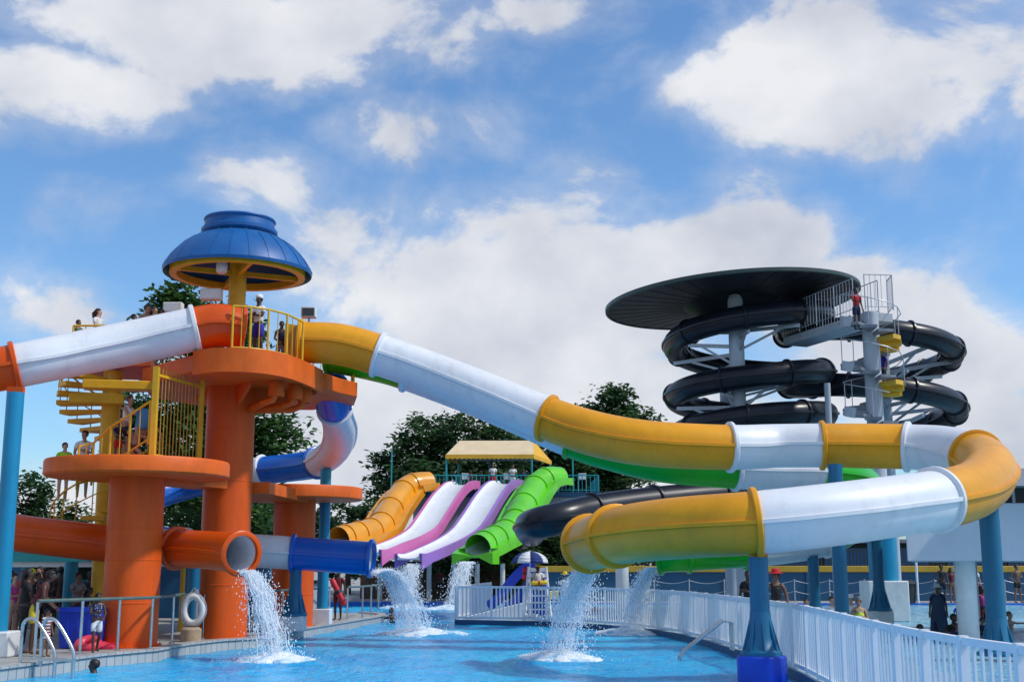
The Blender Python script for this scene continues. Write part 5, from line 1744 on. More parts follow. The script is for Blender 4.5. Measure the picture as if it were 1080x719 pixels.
def person(label, pos, h=1.7, face=180, skin='brown', hair='black', hairlen=0, arms=('down', 'down'), legs='stand', lean=0, turn=0,
           top=None, bottom=None, hat=None, group='bathers at the water park', female=False, vest=None, dress=None):
    p0 = Vector(pos)
    root = thing('person', p0, label, 'person', group)
    root.rotation_euler = (0, 0, R_(face))
    root.scale = (1, 1, 1)
    k = h / 1.72
    sit = legs == 'sit'
    dz = -.40 if sit else 0.0
    hip = Vector((0, 0, .93 + dz))
    ml = Matrix.Rotation(R_(-lean), 4, 'X')
    mh = Matrix.Rotation(R_(turn), 4, 'Z')
    def U(v):           # upper body point
        v = Vector(v) + Vector((0, 0, dz))
        return hip + ml @ (v - hip)
    nk = Vector((0, 0, 1.46))
    def Hd(v):
        v = Vector(v)
        return U(nk + mh @ (v - nk))
    fw = .9 if female else 1.0
    V, E, Q = [], [], []
    def add(v, r, par=None):
        V.append(Vector(v) * k)
        Q.append(tuple(x * k for x in r) if hasattr(r, '__len__') else (r * k, r * k))
        if par is not None:
            E.append((par, len(V) - 1))
        return len(V) - 1
    pv = add(hip, (.135, .10))
    be = add(U((0, .01, 1.10)), (.118 * fw, .092), pv)
    ch = add(U((0, .015, 1.28)), (.145 * fw, .108), be)
    nb = add(U((0, 0, 1.40)), (.095, .075), ch)
    nc = add(U((0, .005, 1.475)), (.052, .054), nb)
    jw = add(Hd((0, .03, 1.545)), (.062, .078), nc)
    fc = add(Hd((0, .022, 1.61)), (.074, .092), jw)
    cr = add(Hd((0, .008, 1.675)), (.066, .084), fc)
    add(Hd((0, .005, 1.712)), (.035, .045), cr)
    ns = add(Hd((0, .118, 1.60)), (.011, .014), fc)
    for s, arm in ((1, arms[0]), (-1, arms[1])):
        el, wr = ARMS[arm]
        sh = add(U((s * .165 * (fw + .04), 0, 1.385)), .054, nb)
        e1 = add(U((s * el[0], el[1], el[2])), (.040, .040), sh)
        w1 = add(U((s * wr[0], wr[1], wr[2])), (.026, .028), e1)
        fd = (V[w1] - V[e1]).normalized()
        pm = add(V[w1] / k + fd * .055, (.036, .017), w1)
        sd = fd.cross(Vector((0, 1, 0)))
        if sd.length < .2:
            sd = fd.cross(Vector((0, 0, 1)))
        sd.normalize()
        nrm = fd.cross(sd).normalized()
        for q, ln in ((-.027, .062), (-.009, .075), (.009, .07), (.027, .055)):
            f1 = add(V[pm] / k + fd * .045 + sd * q, .0095, pm)
            f2 = add(V[f1] / k + fd * ln * .5 + nrm * .012, .0088, f1)
            add(V[f2] / k + fd * ln * .38 + nrm * .022, .0072, f2)
        th = add(V[w1] / k + fd * .03 + sd * .042, .011, w1)
        add(V[th] / k + fd * .04 + sd * .012 + nrm * .01, .0085, th)
    (kr, ar), (kl, al) = LEGS[legs]
    LG = []
    for s, kn, an in ((1, kr, ar), (-1, kl, al)):
        hp = add((s * .085, .0 + (.06 if sit else 0), .86 + dz), (.084, .088), pv)
        k1 = add(kn, (.054, .056), hp)
        cf = add(Vector(kn).lerp(Vector(an), .35) + Vector((0, -.012, 0)), (.05, .054), k1)
        a1 = add(an, (.033, .036), cf)
        hl = add(Vector(an) + Vector((0, .0, -.055)), (.034, .036), a1)
        bl = add(Vector(an) + Vector((s * .012, .12, -.065)), (.042, .024), hl)
        add(Vector(an) + Vector((s * .014, .19, -.07)), (.034, .014), bl)
        LG.append((hp, k1, cf, a1))
    me = skin_mesh('body', V, E, Q, pv, 1)
    # eyes and ears in the same mesh
    bm = bmesh.new()
    bm.from_mesh(me)
    nf = len(bm.faces)
    for s in (-1, 1):
        mat_ = Matrix.Translation(Hd((s * .031, .092, 1.625)) * k) @ Matrix.Diagonal((.013 * k, .010 * k, .008 * k, 1))
        bmesh.ops.create_uvsphere(bm, u_segments=8, v_segments=6, radius=1, matrix=mat_)
    bm.faces.ensure_lookup_table()
    for f in list(bm.faces)[nf:]:
        f.material_index = 1
    for s in (-1, 1):
        mat_ = Matrix.Translation(Hd((s * .078, .0, 1.61)) * k) @ Matrix.Diagonal((.012 * k, .022 * k, .034 * k, 1))
        bmesh.ops.create_uvsphere(bm, u_segments=8, v_segments=6, radius=1, matrix=mat_)
    mat_ = Matrix.Translation(Hd((0, .098, 1.557)) * k) @ Matrix.Diagonal((.024 * k, .009 * k, .006 * k, 1))
    nf = len(bm.faces)
    bmesh.ops.create_uvsphere(bm, u_segments=8, v_segments=6, radius=1, matrix=mat_)
    bm.faces.ensure_lookup_table()
    for f in list(bm.faces)[nf:]:
        f.material_index = 2
    bm.to_mesh(me)
    bm.free()
    me.materials.clear()
    me.materials.append(SK[skin])
    me.materials.append(EYE)
    me.materials.append(CL['maroon'])
    def put(m_, nm, mats=None):
        if mats:
            m_.materials.clear()
            m_.materials.append(mats)
        o = bpy.data.objects.new(nm, m_)
        C.objects.link(o)
        o.parent = root
        return o
    put(me, 'body')
    def putmb(mb, nm, mat):
        o = mb.build(nm, mat, None, 50)
        o.parent = root
        return o
    # clothing: skinned over the same joints
    def cl(nm, idx, edges, scale, mat, extra=None):
        vv = [V[i] for i in idx]
        rr = [tuple(x * scale for x in Q[i]) for i in idx]
        if extra:
            for v, r, par in extra:
                vv.append(Vector(v))
                rr.append(r)
                edges = edges + [(par, len(vv) - 1)]
        return put(skin_mesh(nm, vv, edges, rr, 0, 1), nm, mat)
    shs = [i for i, v in enumerate(V)]
    # indices of the arms: shoulder, elbow
    a_sh = [10, 10 + 18]
    def lerp(a, b, u):
        return V[a].lerp(V[b], u)
    def sc(r):
        return (r * k, r * k)
    if bottom:
        nm = {'shorts': 'shorts', 'long': 'trousers', 'brief': 'swim_briefs', 'trunks': 'shorts'}[bottom[0]]
        u = {'shorts': .8, 'trunks': .62, 'brief': .18, 'long': 1.0}[bottom[0]]
        ex = []
        for n_, (hp, k1, cf, a1) in enumerate(LG):
            ex.append((lerp(hp, k1, u), sc(.084 if u < .9 else .07), 1 + n_))
            if bottom[0] == 'long':
                ex.append((lerp(k1, a1, .85), sc(.062), 3 + 2 * n_ + 1))
        idx = [pv, LG[0][0], LG[1][0], be]
        vv = [V[pv] + Vector((0, 0, .03 * k)), V[LG[0][0]], V[LG[1][0]]]
        rr = [tuple(x * 1.1 for x in Q[pv]), tuple(x * 1.16 for x in Q[LG[0][0]]), tuple(x * 1.16 for x in Q[LG[1][0]])]
        ed = [(0, 1), (0, 2)]
        vv.append(V[pv].lerp(V[be], .45))
        rr.append(tuple(x * 1.13 for x in Q[be]))
        ed.append((0, 3))
        for n_, (hp, k1, cf, a1) in enumerate(LG):
            vv.append(lerp(hp, k1, u))
            rr.append(sc(.086 if u < .9 else .072))
            ed.append((1 + n_, len(vv) - 1))
            if bottom[0] == 'long':
                vv.append(lerp(k1, a1, .85))
                rr.append(sc(.064))
                ed.append((len(vv) - 2, len(vv) - 1))
        put(skin_mesh(nm, vv, ed, rr, 0, 1), nm, CL[bottom[1]])
    if top:
        nm = {'tee': 'shirt', 'tank': 'tank_top', 'suit': 'swimsuit', 'bikini': 'bikini_top'}[top[0]]
        if top[0] == 'bikini':
            vv = [V[ch] + Vector((0, .01, -.03 * k)), V[ch] + Vector((0, .01, .04 * k))]
            rr = [tuple(x * 1.08 for x in Q[ch])] * 2
            ed = [(0, 1)]
        else:
            lo = V[pv] if top[0] != 'suit' else V[pv] - Vector((0, 0, .05 * k))
            vv = [lo, V[be], V[ch], V[nb]]
            f_ = 1.14 if top[0] == 'tee' else 1.09
            rr = [tuple(x * (f_ + .02) for x in Q[pv]), tuple(x * (f_ + (.1 if top[0] == 'tee' else 0)) for x in Q[be]), tuple(x * f_ for x in Q[ch]), tuple(x * 1.05 for x in Q[nb])]
            ed = [(0, 1), (1, 2), (2, 3)]
            for s_ in a_sh:
                vv.append(V[s_])
                rr.append(tuple(x * (1.22 if top[0] == 'tee' else 1.02) for x in Q[s_]))
                ed.append((3, len(vv) - 1))
                if top[0] == 'tee':
                    vv.append(lerp(s_, s_ + 1, .62))
                    rr.append(sc(.064))
                    ed.append((len(vv) - 2, len(vv) - 1))
        put(skin_mesh(nm, vv, ed, rr, 0, 1), nm, CL[top[1]])
    if dress:
        mb = MB()
        zt = V[ch].z + .06 * k
        mb.lathe([(.02, zt - dress[1] * k), (.27 * k, zt - dress[1] * k), (.24 * k, zt - dress[1] * k * .6), (.20 * k, zt - dress[1] * .3 * k), (.19 * k, zt - .1 * k), (.16 * k, zt + .03 * k), (.07 * k, zt + .12 * k), (.03, zt + .13 * k)], (0, 0, 0), 24)
        for q in mb.v:
            a = math.atan2(q.y, q.x)
            f_ = 1 + .06 * math.sin(a * 7) * max(0, (zt - q.z) / (dress[1] * k))
            q.x *= f_
            q.y *= f_ * .75
        putmb(mb, 'robe', CL[dress[0]])
    hc = Hd((0, -.008, 1.64)) * k
    if hair:
        mb = MB()
        mb.sphere((0, 0, 0), (.092 * k, .108 * k, .10 * k), 16)
        vs_ = []
        r = random.Random(len(bpy.data.objects))
        for q in mb.v:
            # cut the face open: pull the front lower part back
            if q.y > .02 * k and q.z < .035 * k:
                q.y = .02 * k - .3 * (q.y - .02 * k)
            q *= 1 + r.uniform(-.04, .05)
            q.z = max(q.z, -.075 * k)
        mb.v = [hc + mh @ q for q in mb.v]
        if hairlen:
            path = [Hd((0, -.07, 1.66)) * k, Hd((0, -.105, 1.58)) * k, U((0, -.11, 1.50 - hairlen * .3)) * k, U((0, -.12, 1.46 - hairlen)) * k]
            mb.sweep(path, lambda i: [((.075, .085, .08, .04)[i] * k * math.cos(2 * PI * j / 10), (.04, .045, .035, .02)[i] * k * math.sin(2 * PI * j / 10)) for j in range(10)])
        putmb(mb, 'hair', HAIR[hair])
    if hat:
        mb = MB()
        if hat[0] == 'brim':
            mb.lathe([(.165 * k, -.012), (.17 * k, 0), (.10 * k, .018), (.094 * k, .07 * k), (.06 * k, .105 * k), (.005, .112 * k), (.005, -.005)], Hd((0, 0, 1.665)) * k, 20)
        else:
            mb.lathe([(.098 * k, -.015), (.10 * k, .02 * k), (.085 * k, .07 * k), (.04 * k, .098 * k), (.004, .102 * k), (.004, -.012)], Hd((0, 0, 1.668)) * k, 20)
            c_ = Hd((0, .0, 1.675)) * k
            pr_ = [(-.07, .06), (-.05, .15), (0, .175), (.05, .15), (.07, .06)]
            o_ = [c_ + mh @ Vector((a * k, b_ * k, -.006)) for a, b_ in pr_] + [c_ + mh @ Vector((a * k, b_ * k, .008)) for a, b_ in pr_]
            mb.add(o_, [(4, 3, 2, 1, 0), (5, 6, 7, 8, 9)] + [(i, (i + 1) % 5, 5 + (i + 1) % 5, 5 + i) for i in range(5)])
        putmb(mb, 'hat', CL[hat[1]])
    if vest:
        vv = [V[be] - Vector((0, 0, .04 * k)), V[ch], V[nb] - Vector((0, 0, .02 * k))]
        rr = [tuple(x * 1.3 for x in Q[be]), tuple(x * 1.28 for x in Q[ch]), tuple(x * 1.1 for x in Q[nb])]
        put(skin_mesh('life_vest', vv, [(0, 1), (1, 2)], rr, 0, 1), 'life_vest', CL[vest])
    return root

def on(px, py, Y, z=None):
    p = at(px, py, Y)
    return Vector((p.x, Y, 0.0 if z is None else z))
def hd(px, py, Y, h):
    p = at(px, py, Y)
    return Vector((p.x, Y, p.z - h * 1.03))
LGD = 'lifeguards on duty'
# tower
person('lifeguard in a white cap and blue shorts standing at the top deck rail', on(272, 360, 29.9, ZD), 1.62, 150, 'dark', 'black', 0, ('fold', 'fold'), 'stand', 0, 20, ('tee', 'white'), ('shorts', 'royal'), ('cap', 'white'), LGD, vest=None)
person('bather sitting low behind the yellow panel on the top deck', on(296, 365, 31.6, ZD), 1.3, 200, 'dark', 'black', 0, ('lap', 'lap'), 'stand', 8, 0, ('tank', 'navy'), ('shorts', 'grey'))
person('bather in a pale top, tallest of the four above the white tube', hd(104, 324, 32.4, 1.52), 1.52, 250, 'fair', 'brown', .12, ('fold', 'down'), 'stand', 0, 30, ('tee', 'white'), ('shorts', 'navy'), female=True)
person('bather in dark green at the left end of the queue above the white tube', hd(83, 336, 32.2, 1.24), 1.24, 230, 'brown', 'black', 0, ('rail', 'rail'), 'stand', 0, 10, ('tank', 'green'), ('shorts', 'navy'))
person('bare chested boy leaning over the white tube beside the white floodlight', hd(152, 320, 32.6, 1.6), 1.6, 230, 'tan', 'brown', 0, ('rail', 'rail'), 'stand', 14, 20, None, ('shorts', 'blue'))
person('small dark haired bather just left of the bare chested boy in the queue', hd(140, 330, 32.8, 1.38), 1.38, 250, 'brown', 'black', 0, ('rail', 'rail'), 'stand', 5, 20, ('tank', 'maroon'), ('shorts', 'navy'))
person('bather in a black top on the top deck behind the orange tube mouth', hd(171, 325, 33, 1.5), 1.5, 200, 'brown', 'black', 0, ('rail', 'down'), 'stand', 0, 0, ('tank', 'black'), ('shorts', 'navy'))
person('climber carrying a mat on the steps behind the yellow handrail', hd(134, 415, 29.9, 1.62), 1.62, 255, 'tan', 'brown', 0, ('fwd', 'fwd'), 'step', 8, 0, ('tank', 'white'), ('trunks', 'black'))
sh_ = thing('tarpaulin', at(152, 447, 29.3), 'folded blue sheet carried at the top of the front landing', 'sheet')
sv_ = []
for j in range(7):
    for i in range(9):
        u, v = i / 8, j / 6
        q = at(143 + 19 * u, 433 + 22 * v - 3 * u, 29.4)
        sv_.append(q + Vector((0, .06 * math.sin(u * 9 + v * 2), .03 * math.sin(u * 5))))
o = MB().add(sv_, [(j * 9 + i, j * 9 + i + 1, (j + 1) * 9 + i + 1, (j + 1) * 9 + i) for j in range(6) for i in range(8)]).build('sheet', M['tarpaulin'], sh_, 60, recalc=False)
sl = o.modifiers.new('cloth', 'SOLIDIFY')
sl.thickness = .05
person('dark haired person in a white tee shirt on the spiral stair behind the front landing', hd(90, 452, 31.0, 1.68), 1.68, 200, 'tan', 'black', 0, ('lap', 'fold'), 'stand', 0, -30, ('tee', 'white'), ('shorts', 'navy'))
person('boy in a lime top on the spiral stair left of the white tee shirt', hd(69, 465, 30.9, 1.44), 1.44, 195, 'fair', 'brown', 0, ('down', 'down'), 'stand', 0, 20, ('tee', 'lime'), ('shorts', 'grey'))
person('climber in brown trunks bending over beside the folded blue sheet', hd(144, 436, 29.5, 1.5), 1.5, 245, 'tan', 'brown', 0, ('fwd', 'lap'), 'step', 22, 0, None, ('trunks', 'maroon'))
person('small child behind the yellow handrail left of the bending climber', hd(126, 442, 29.9, 1.05), 1.05, 220, 'brown', 'black', 0, ('rail', 'down'), 'stand', 0, 0, ('tee', 'navy'), ('shorts', 'red'))
person('bather in pale blue behind the floodlight in the queue above the white tube', hd(163, 322, 33.2, 1.6), 1.6, 240, 'tan', 'brown', .12, ('fold', 'down'), 'stand', 0, 0, ('tee', 'sky'), ('shorts', 'navy'), female=True)
# left deck crowd
person('person leaning on the rail by the ladder, dark top and yellow shorts', gp(33, 689), 1.74, 285, 'dark', 'black', 0, ('rail', 'rail'), 'stand', 24, 0, ('tank', 'maroon'), ('shorts', 'yellow'))
person('tall person in black standing behind the ladder', gp(22, 688), 1.72, 300, 'dark', 'black', .15, ('fold', 'down'), 'stand', 4, 0, ('tee', 'black'), ('long', 'black'), female=True)
person('small child in a striped swimsuit under the ladder hoop', gp(47, 692), .92, 240, 'brown', 'black', 0, ('face', 'down'), 'stand', 0, 10, ('tee', 'striped'), ('shorts', 'striped'), group='children by the left pool rail')
person('child in white shorts and a floral top at the rail before the blue vats', gp(100, 688.5), 1.22, 210, 'dark', 'black', .1, ('fold', 'lap'), 'walk', 0, 10, ('tank', 'floral'), ('shorts', 'white'), group='children by the left pool rail')
person('child in dark clothes crouching over the blue vat', gp(84, 675), 1.3, 260, 'dark', 'black', .1, ('rail', 'fwd'), 'stand', 22, 0, ('tee', 'navy'), ('shorts', 'black'), group='children by the left pool rail')
person('bare backed man standing far back under the kiosk fascia', on(62, 640, 33.8), 1.76, 20, 'dark', 'black', 0, ('fold', 'fold'), 'stand', 0, 0, None, ('shorts', 'maroon'))
person('bather in a neon yellow cap in the left crowd', on(31, 640, 29.6), 1.68, 200, 'brown', None, 0, ('down', 'hips'), 'stand', 0, 0, ('tank', 'black'), ('shorts', 'navy'), ('cap', 'neon'))
person('bather in a navy top between the neon cap and the bare back', on(46, 640, 31.4), 1.72, 160, 'dark', 'black', .1, ('down', 'face'), 'stand', 0, 0, ('tee', 'navy'), ('shorts', 'black'))
person('pale bather beside the bright cyan post', on(13, 640, 30.0), 1.6, 250, 'fair', 'brown', .15, ('fold', 'down'), 'stand', 0, 0, ('suit', 'pink'), None, female=True)
person('bather in a grey top under the low orange tube right of the bare back', on(80, 640, 31.6), 1.62, 230, 'brown', 'black', 0, ('fwd', 'fold'), 'stand', 4, 0, ('tee', 'grey'), ('shorts', 'navy'))
person('woman in a red suit deep in the shade of the kiosk', on(22, 640, 35.2), 1.66, 170, 'brown', 'black', .2, ('hips', 'down'), 'stand', 0, 0, ('suit', 'red'), None, female=True)
person('man in black trunks far back by the kiosk counter', on(40, 640, 36.6), 1.76, 150, 'tan', 'black', 0, ('hips', 'hips'), 'wide', 0, 0, None, ('trunks', 'black'))
person('swimmer with black hair in the near pool below the ladder', Vector((gp(103, 709, WZ).x, gp(103, 709, WZ).y, WZ - 1.42)), 1.66, 100, 'dark', 'black', 0, ('out', 'out'), 'stand', 6, 0, ('tank', 'red'), ('shorts', 'black'), group='swimmers in the pools')
person('lifeguard with a red float standing at the steel rail by the pool', gp(356, 653.5), 1.66, 165, 'dark', 'black', 0, ('fold', 'down'), 'stand', 0, 10, ('tee', 'maroon'), ('shorts', 'maroon'), None, LGD)
lgp = gp(356, 653.5)
tube_float(lgp + Vector((-.2, -.26, 1.36)), lgp + Vector((.26, -.24, .5)), .1, M['red_float'], 'red rescue float held before the lifeguard at the steel rail')
person('swimmer under the spray of the blue slide end', Vector((gp(415, 656, WZ).x, gp(415, 656, WZ).y, WZ - 1.1)), 1.62, 120, 'dark', 'black', 0, ('out', 'face'), 'stand', 8, 0, ('tank', 'black'), ('shorts', 'black'), group='swimmers in the pools')
for px, Y, h_, f_, tp, bt, lab_ in ((54, 32.6, 1.7, 140, 'black', 'black', 'bather in black seen from the side behind the yellow shorts'), (70, 35.4, 1.68, 200, 'maroon', 'navy', 'bather in maroon under the kiosk beam right of the bare back'),
                                    (93, 34.6, 1.62, 190, 'navy', 'grey', 'bather in navy beside the yellow stair column'), (38, 33.0, 1.6, 250, 'white', 'navy', 'bather in a white tee deep in the left crowd'),
                                    (8, 33.4, 1.7, 180, 'black', 'red', 'bather in black with red shorts at the left edge of the crowd')):
    person(lab_, on(px, 640, Y), h_, f_, 'dark' if tp != 'white' else 'brown', 'black', 0, ('down', 'fold'), 'stand', 0, 0, ('tee', tp), ('shorts', bt))
# island deck
person('person in a red hat and black top beside the post on the blue drum', gp(821, 684), 1.68, 175, 'brown', 'black', .1, ('down', 'down'), 'stand', 0, -20, ('tank', 'black'), ('shorts', 'black'), ('brim', 'red'), female=True)
person('dark clothed person half hidden left of the teal post on the blue drum', on(790, 640, 32), 1.66, 150, 'dark', 'black', .1, ('down', 'fold'), 'stand', 0, 0, ('tee', 'black'), ('shorts', 'black'))
person('lifeguard in a yellow cap seated under the navy parasol', Vector((gx, gy + .05, .52)), 1.7, 185, 'dark', 'black', 0, ('lap', 'lap'), 'sit', 0, 15, ('tee', 'white'), ('shorts', 'red'), ('cap', 'yellow'), LGD)
person('lifeguard in a yellow hat standing right of the lifeguard chair', on(596, 640, 45.0), 1.55, 200, 'dark', 'black', 0, ('down', 'down'), 'stand', 0, 0, ('tee', 'white'), ('shorts', 'red'), ('brim', 'yellow'), LGD)
person('person in a grey cap and lime vest behind the right fence', hd(905, 628, 30, 1.45), 1.45, 185, 'tan', 'black', 0, ('down', 'fold'), 'stand', 0, -30, ('tank', 'khaki'), ('shorts', 'navy'), ('cap', 'grey'), vest='neon')
person('pale bather in a neon vest left of the teal post behind the right fence', hd(877, 627, 33, 1.5), 1.5, 190, 'fair', 'black', 0, ('down', 'down'), 'stand', 0, 0, ('tee', 'white'), ('shorts', 'navy'), vest='neon')
person('bather in a white cap just right of the middle teal post', hd(897, 626, 35, 1.55), 1.55, 160, 'fair', 'black', 0, ('down', 'down'), 'stand', 0, 0, ('tee', 'white'), ('shorts', 'blue'), ('cap', 'white'))
person('dark haired child seen over the fence left of the slim teal post', hd(850, 630, 33.2, 1.28), 1.28, 170, 'tan', 'black', 0, ('down', 'down'), 'stand', 0, 0, ('tee', 'white'), ('shorts', 'navy'))
# wave pool
SWM = 'swimmers in the pools'
def wade(px, py, Y, depth):
    p = at(px, py, Y)
    return Vector((p.x, Y, -.1 - depth))
person('woman in a long blue grey robe and white hat wading in the pale pool', hd(988, 615, 37.5, 1.66), 1.66, 160, 'brown', None, 0, ('down', 'down'), 'walk', 0, 0, ('tee', 'navy'), ('long', 'navy'), ('brim', 'white'), SWM, True, None, ('slate', 1.0))
person('swimmer whose dark head shows before the woman in the robe', hd(970, 656, 32.5, 1.66), 1.66, 180, 'dark', 'black', 0, ('out', 'out'), 'stand', 0, 0, None, ('shorts', 'navy'), None, SWM)
person('adult in black shoulders deep by the white column in the pale pool', hd(1005, 645, 32.6, 1.7), 1.7, 175, 'dark', 'black', 0, ('fwd', 'fwd'), 'stand', 0, 0, ('tee', 'black'), ('shorts', 'black'), None, SWM)
person('child held before the adult in black by the white column', hd(1009, 655, 31.8, 1.2), 1.2, 175, 'brown', 'black', 0, ('out', 'down'), 'stand', 0, 10, ('tee', 'navy'), ('shorts', 'navy'), None, SWM)
person('woman in a pink top between the white column and thick teal post', hd(1034.5, 616, 40, 1.6), 1.6, 200, 'dark', 'black', .1, ('down', 'fold'), 'stand', 0, 0, ('tank', 'pink'), ('shorts', 'maroon'), None, SWM, True)
person('child in dark clothes low in the water beside the thick teal post', hd(1035.5, 650, 33.5, 1.1), 1.1, 190, 'brown', 'black', 0, ('fold', 'down'), 'stand', 0, 0, ('tee', 'navy'), ('shorts', 'black'), None, SWM)
person('swimmer with light brown hair right of the thick teal post', hd(1064, 643, 38, 1.55), 1.55, 230, 'fair', 'blond', 0, ('out', 'out'), 'stand', 0, 0, None, ('shorts', 'navy'), None, SWM)
person('swimmer half hidden behind the white column in the pale pool', hd(1010.5, 633, 44, 1.3), 1.3, 180, 'tan', 'black', 0, ('down', 'down'), 'stand', 0, 0, ('tee', 'blue'), ('shorts', 'navy'), None, SWM)
person('standing bather in brown tones by the blue wall left of the white column', on(994.5, 630, 62.4), 1.85, 170, 'dark', 'black', 0, ('hips', 'down'), 'stand', 0, 0, ('tank', 'black'), ('shorts', 'black'))
person('bather in maroon by the blue wall close to the white column', on(1004.5, 630, 62.6), 1.7, 190, 'brown', 'black', .1, ('down', 'down'), 'stand', 0, 0, ('suit', 'maroon'), None, female=True)
person('bare chested man by the blue wall at the right edge', on(1074, 630, 62.5), 1.85, 200, 'brown', 'black', 0, ('hips', 'fold'), 'wide', 0, 0, None, ('trunks', 'black'))
person('bather in a white tee by the blue wall right of the white column', on(1029.5, 630, 62.6), 1.75, 185, 'tan', 'black', 0, ('down', 'down'), 'stand', 0, 0, ('tee', 'white'), ('shorts', 'red'))
# far places
person('slider in a red shirt near the top of the winding stair', Vector((sx - .62, YX - .5, zfl - .45)), 1.55, 200, 'dark', 'black', 0, ('rail', 'down'), 'stand', 0, 0, ('tee', 'red'), ('shorts', 'navy'))
person('climber in blue behind the grey mast on the winding stair', Vector((sx + .5, YX + .5, zfl - 2.6)), 1.6, 120, 'brown', 'black', 0, ('down', 'down'), 'step', 0, 0, ('tee', 'royal'), ('shorts', 'navy'))
for px, Y, h_, tp, bt, lab_ in ((520, 74.9, 1.75, 'white', 'red', 'person in a white top and red shorts under the hipped canopy'),
                                (541, 74.9, 1.7, 'white', 'white', 'person all in white under the hipped canopy'),
                                (508, 74.9, 1.3, 'black', 'black', 'dark clothed person behind the cyan rail under the left of the canopy'),
                                (497, 74.9, 1.35, 'maroon', 'navy', 'person in maroon near the left canopy post'),
                                (552, 74.9, 1.45, 'navy', 'black', 'person in navy near the right canopy post'),
                                (595, 74.9, 1.5, 'black', 'navy', 'person in black behind the cyan rail right of the canopy')):
    person(lab_, on(px, 500, Y, zp), h_, 185, 'dark' if tp != 'white' else 'brown', 'black', 0, ('down', 'fold'), 'stand', 0, 0, ('tee', tp), ('shorts', bt), None, 'people waiting on the rear slide platform')
person('person watching from under the rear slides in the shade', on(463, 625, 66.5), 1.7, 170, 'dark', 'black', 0, ('down', 'fold'), 'stand', 0, 0, ('tee', 'maroon'), ('shorts', 'black'))
# ------------------------------------------------------------------ sky and sun
sc_ = bpy.context.scene
w = bpy.data.worlds.new('World')
sc_.world = w
w.use_nodes = True
nt = w.node_tree
L = nt.links.new
bg = nt.nodes['Background']
SUN_EL, SUN_AZ = 50.0, 103.0      # azimuth clockwise from +Y (the view direction)
sky = N(nt, 'ShaderNodeTexSky')
sky.sky_type = 'NISHITA'
sky.sun_disc = False
sky.sun_elevation = R_(SUN_EL)
sky.sun_rotation = R_(SUN_AZ)
sky.air_density = 1.0
sky.dust_density = .8
sky.ozone_density = 2.2
tc = N(nt, 'ShaderNodeTexCoord')
sep = N(nt, 'ShaderNodeSeparateXYZ')
L(tc.outputs['Generated'], sep.inputs[0])
def mth(op, a, b=None, c=None, clamp=False):
    n = N(nt, 'ShaderNodeMath', operation=op)
    n.use_clamp = clamp
    for i, v in enumerate((a, b, c)):
        if v is None:
            continue
        if isinstance(v, (int, float)):
            n.inputs[i].default_value = v
        else:
            L(v, n.inputs[i])
    return n.outputs[0]
# bearings: azimuth from the view direction and elevation, in radians
az = mth('ARCTAN2', sep.outputs[0], sep.outputs[1])
el = mth('ARCSINE', sep.outputs[2])
cmb = N(nt, 'ShaderNodeCombineXYZ')
L(az, cmb.inputs[0])
L(mth('MULTIPLY', el, 1.35), cmb.inputs[1])
n1 = N(nt, 'ShaderNodeTexNoise')
n1.inputs['Scale'].default_value = 6.5
n1.inputs['Detail'].default_value = 13
n1.inputs['Roughness'].default_value = .58
n1.inputs['Distortion'].default_value = .25
L(cmb.outputs[0], n1.inputs['Vector'])
n2 = N(nt, 'ShaderNodeTexNoise')
n2.inputs['Scale'].default_value = 2.2
n2.inputs['Detail'].default_value = 3
mp = N(nt, 'ShaderNodeMapping')
mp.inputs['Location'].default_value = (3.1, 1.7, .4)
L(cmb.outputs[0], mp.inputs['Vector'])
L(mp.outputs['Vector'], n2.inputs['Vector'])
def bearing(px, py):
    p = (at(px, py, 100) - Vector((0, 0, CAMZ))).normalized()
    return math.atan2(p.x, p.y), math.asin(p.z)
# cumulus banks: photo bearings, half widths in pixels and weight
BANKS = [(230, 30, 290, 70, 1.0), (60, 95, 140, 65, .95), (440, 135, 120, 55, .62), (270, 190, 130, 50, .50), (110, 215, 90, 45, .48), (980, 60, 330, 105, 1.05), (740, 90, 130, 60, .62),
         (600, 10, 170, 45, .62), (590, 320, 300, 120, 1.2), (480, 440, 320, 140, 1.2), (680, 440, 200, 120, 1.1), (760, 270, 160, 70, .95), (960, 400, 190, 100, 1.0), (1000, 200, 110, 45, .45), (790, 205, 100, 50, .45),
         (330, 300, 100, 50, .7), (60, 560, 260, 110, .55), (1080, 470, 150, 90, 1.0), (900, 310, 90, 60, .95), (1000, 330, 70, 60, .6), (60, 330, 160, 60, .35)]
tot = None
for px, py, rx, ry, wt in BANKS:
    a0, e0 = bearing(px, py)
    a1, _ = bearing(px + 40, py)
    _, e1 = bearing(px, py - 40)
    sx_, sy_ = rx * abs(a1 - a0) / 40, ry * abs(e1 - e0) / 40
    dx = mth('DIVIDE', mth('SUBTRACT', az, a0), sx_)
    dy = mth('DIVIDE', mth('SUBTRACT', el, e0), sy_)
    r2 = mth('ADD', mth('MULTIPLY', dx, dx), mth('MULTIPLY', dy, dy))
    g = mth('MULTIPLY', mth('POWER', 2.718, mth('MULTIPLY', r2, -1.0)), wt)
    tot = g if tot is None else mth('MAXIMUM', tot, g)
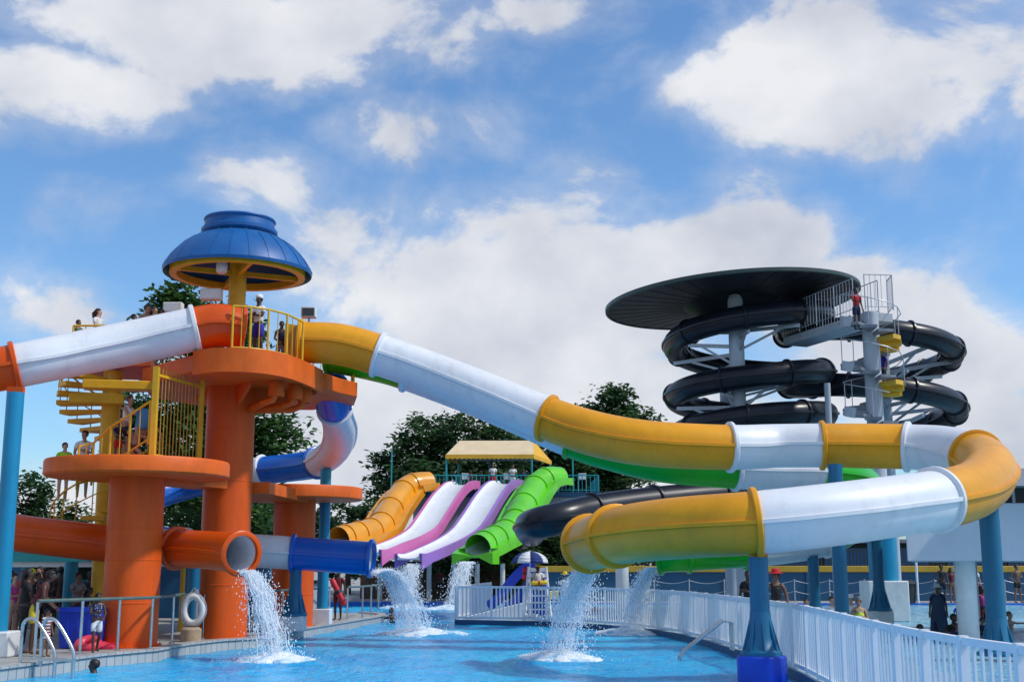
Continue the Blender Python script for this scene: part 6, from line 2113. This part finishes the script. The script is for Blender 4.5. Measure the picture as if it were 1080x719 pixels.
# elsewhere in the sky loose scattered cloud
behind = mth('GREATER_THAN', mth('ABSOLUTE', az), .55)
tot = mth('MAXIMUM', tot, mth('MULTIPLY', behind, mth('MULTIPLY', n2.outputs['Fac'], .95)))
dens = mth('ADD', tot, mth('MULTIPLY', mth('SUBTRACT', n1.outputs['Fac'], .5), 2.3))
mr = N(nt, 'ShaderNodeMapRange')
mr.interpolation_type = 'SMOOTHSTEP'
mr.inputs['From Min'].default_value = .38
mr.inputs['From Max'].default_value = .72
L(dens, mr.inputs['Value'])
mr2 = N(nt, 'ShaderNodeMapRange')
mr2.interpolation_type = 'SMOOTHSTEP'
mr2.inputs['From Min'].default_value = .10
mr2.inputs['From Max'].default_value = .85
L(dens, mr2.inputs['Value'])
alpha = mth('MAXIMUM', mr.outputs['Result'], mth('MULTIPLY', mr2.outputs['Result'], .55))
# inner cloud shading painted grey to white by a separate noise
n3 = N(nt, 'ShaderNodeTexNoise')
n3.inputs['Scale'].default_value = 7
n3.inputs['Detail'].default_value = 6
mp3 = N(nt, 'ShaderNodeMapping')
mp3.inputs['Location'].default_value = (.0, .09, 2.0)
L(cmb.outputs[0], mp3.inputs['Vector'])
L(mp3.outputs['Vector'], n3.inputs['Vector'])
ccr = N(nt, 'ShaderNodeValToRGB')
ccr.color_ramp.elements[0].position = .30
ccr.color_ramp.elements[1].position = .66
CB = 5.7
ccr.color_ramp.elements[0].color = (.57, .61, .71, 1)
ccr.color_ramp.elements[1].color = (.93, .94, .97, 1)
L(n3.outputs['Fac'], ccr.inputs['Fac'])
cs = N(nt, 'ShaderNodeMix', data_type='RGBA', blend_type='MULTIPLY')
cs.inputs[0].default_value = 1
L(ccr.outputs['Color'], cs.inputs[6])
cs.inputs[7].default_value = (CB, CB, CB, 1)
skm = N(nt, 'ShaderNodeMix', data_type='RGBA', blend_type='MULTIPLY')
skm.inputs[0].default_value = 1
L(sky.outputs['Color'], skm.inputs[6])
skm.inputs[7].default_value = (.63, .86, 1.04, 1)
mx = N(nt, 'ShaderNodeMix', data_type='RGBA')
L(mth('MULTIPLY', alpha, .96), mx.inputs[0])
L(skm.outputs[2], mx.inputs[6])
L(cs.outputs[2], mx.inputs[7])
L(mx.outputs[2], bg.inputs['Color'])
bg.inputs['Strength'].default_value = .15
sd_ = bpy.data.lights.new('sun', 'SUN')
sd_.energy = 2.5
sd_.angle = R_(3)
sd_.color = (1, .955, .88)
so = bpy.data.objects.new('sun', sd_)
C.objects.link(so)
dv = Vector((math.sin(R_(SUN_AZ)) * math.cos(R_(SUN_EL)), math.cos(R_(SUN_AZ)) * math.cos(R_(SUN_EL)), math.sin(R_(SUN_EL))))
so.rotation_euler = dv.to_track_quat('Z', 'Y').to_euler()
so.location = (20, -10, 40)
sc_.render.engine = 'CYCLES'
sc_.cycles.use_denoising = True
sc_.cycles.max_bounces = 6
sc_.cycles.transparent_max_bounces = 8
sc_.cycles.caustics_reflective = False
sc_.cycles.caustics_refractive = False
sc_.view_settings.view_transform = 'Standard'
sc_.view_settings.look = 'None'
sc_.view_settings.exposure = .12
sc_.view_settings.gamma = 1
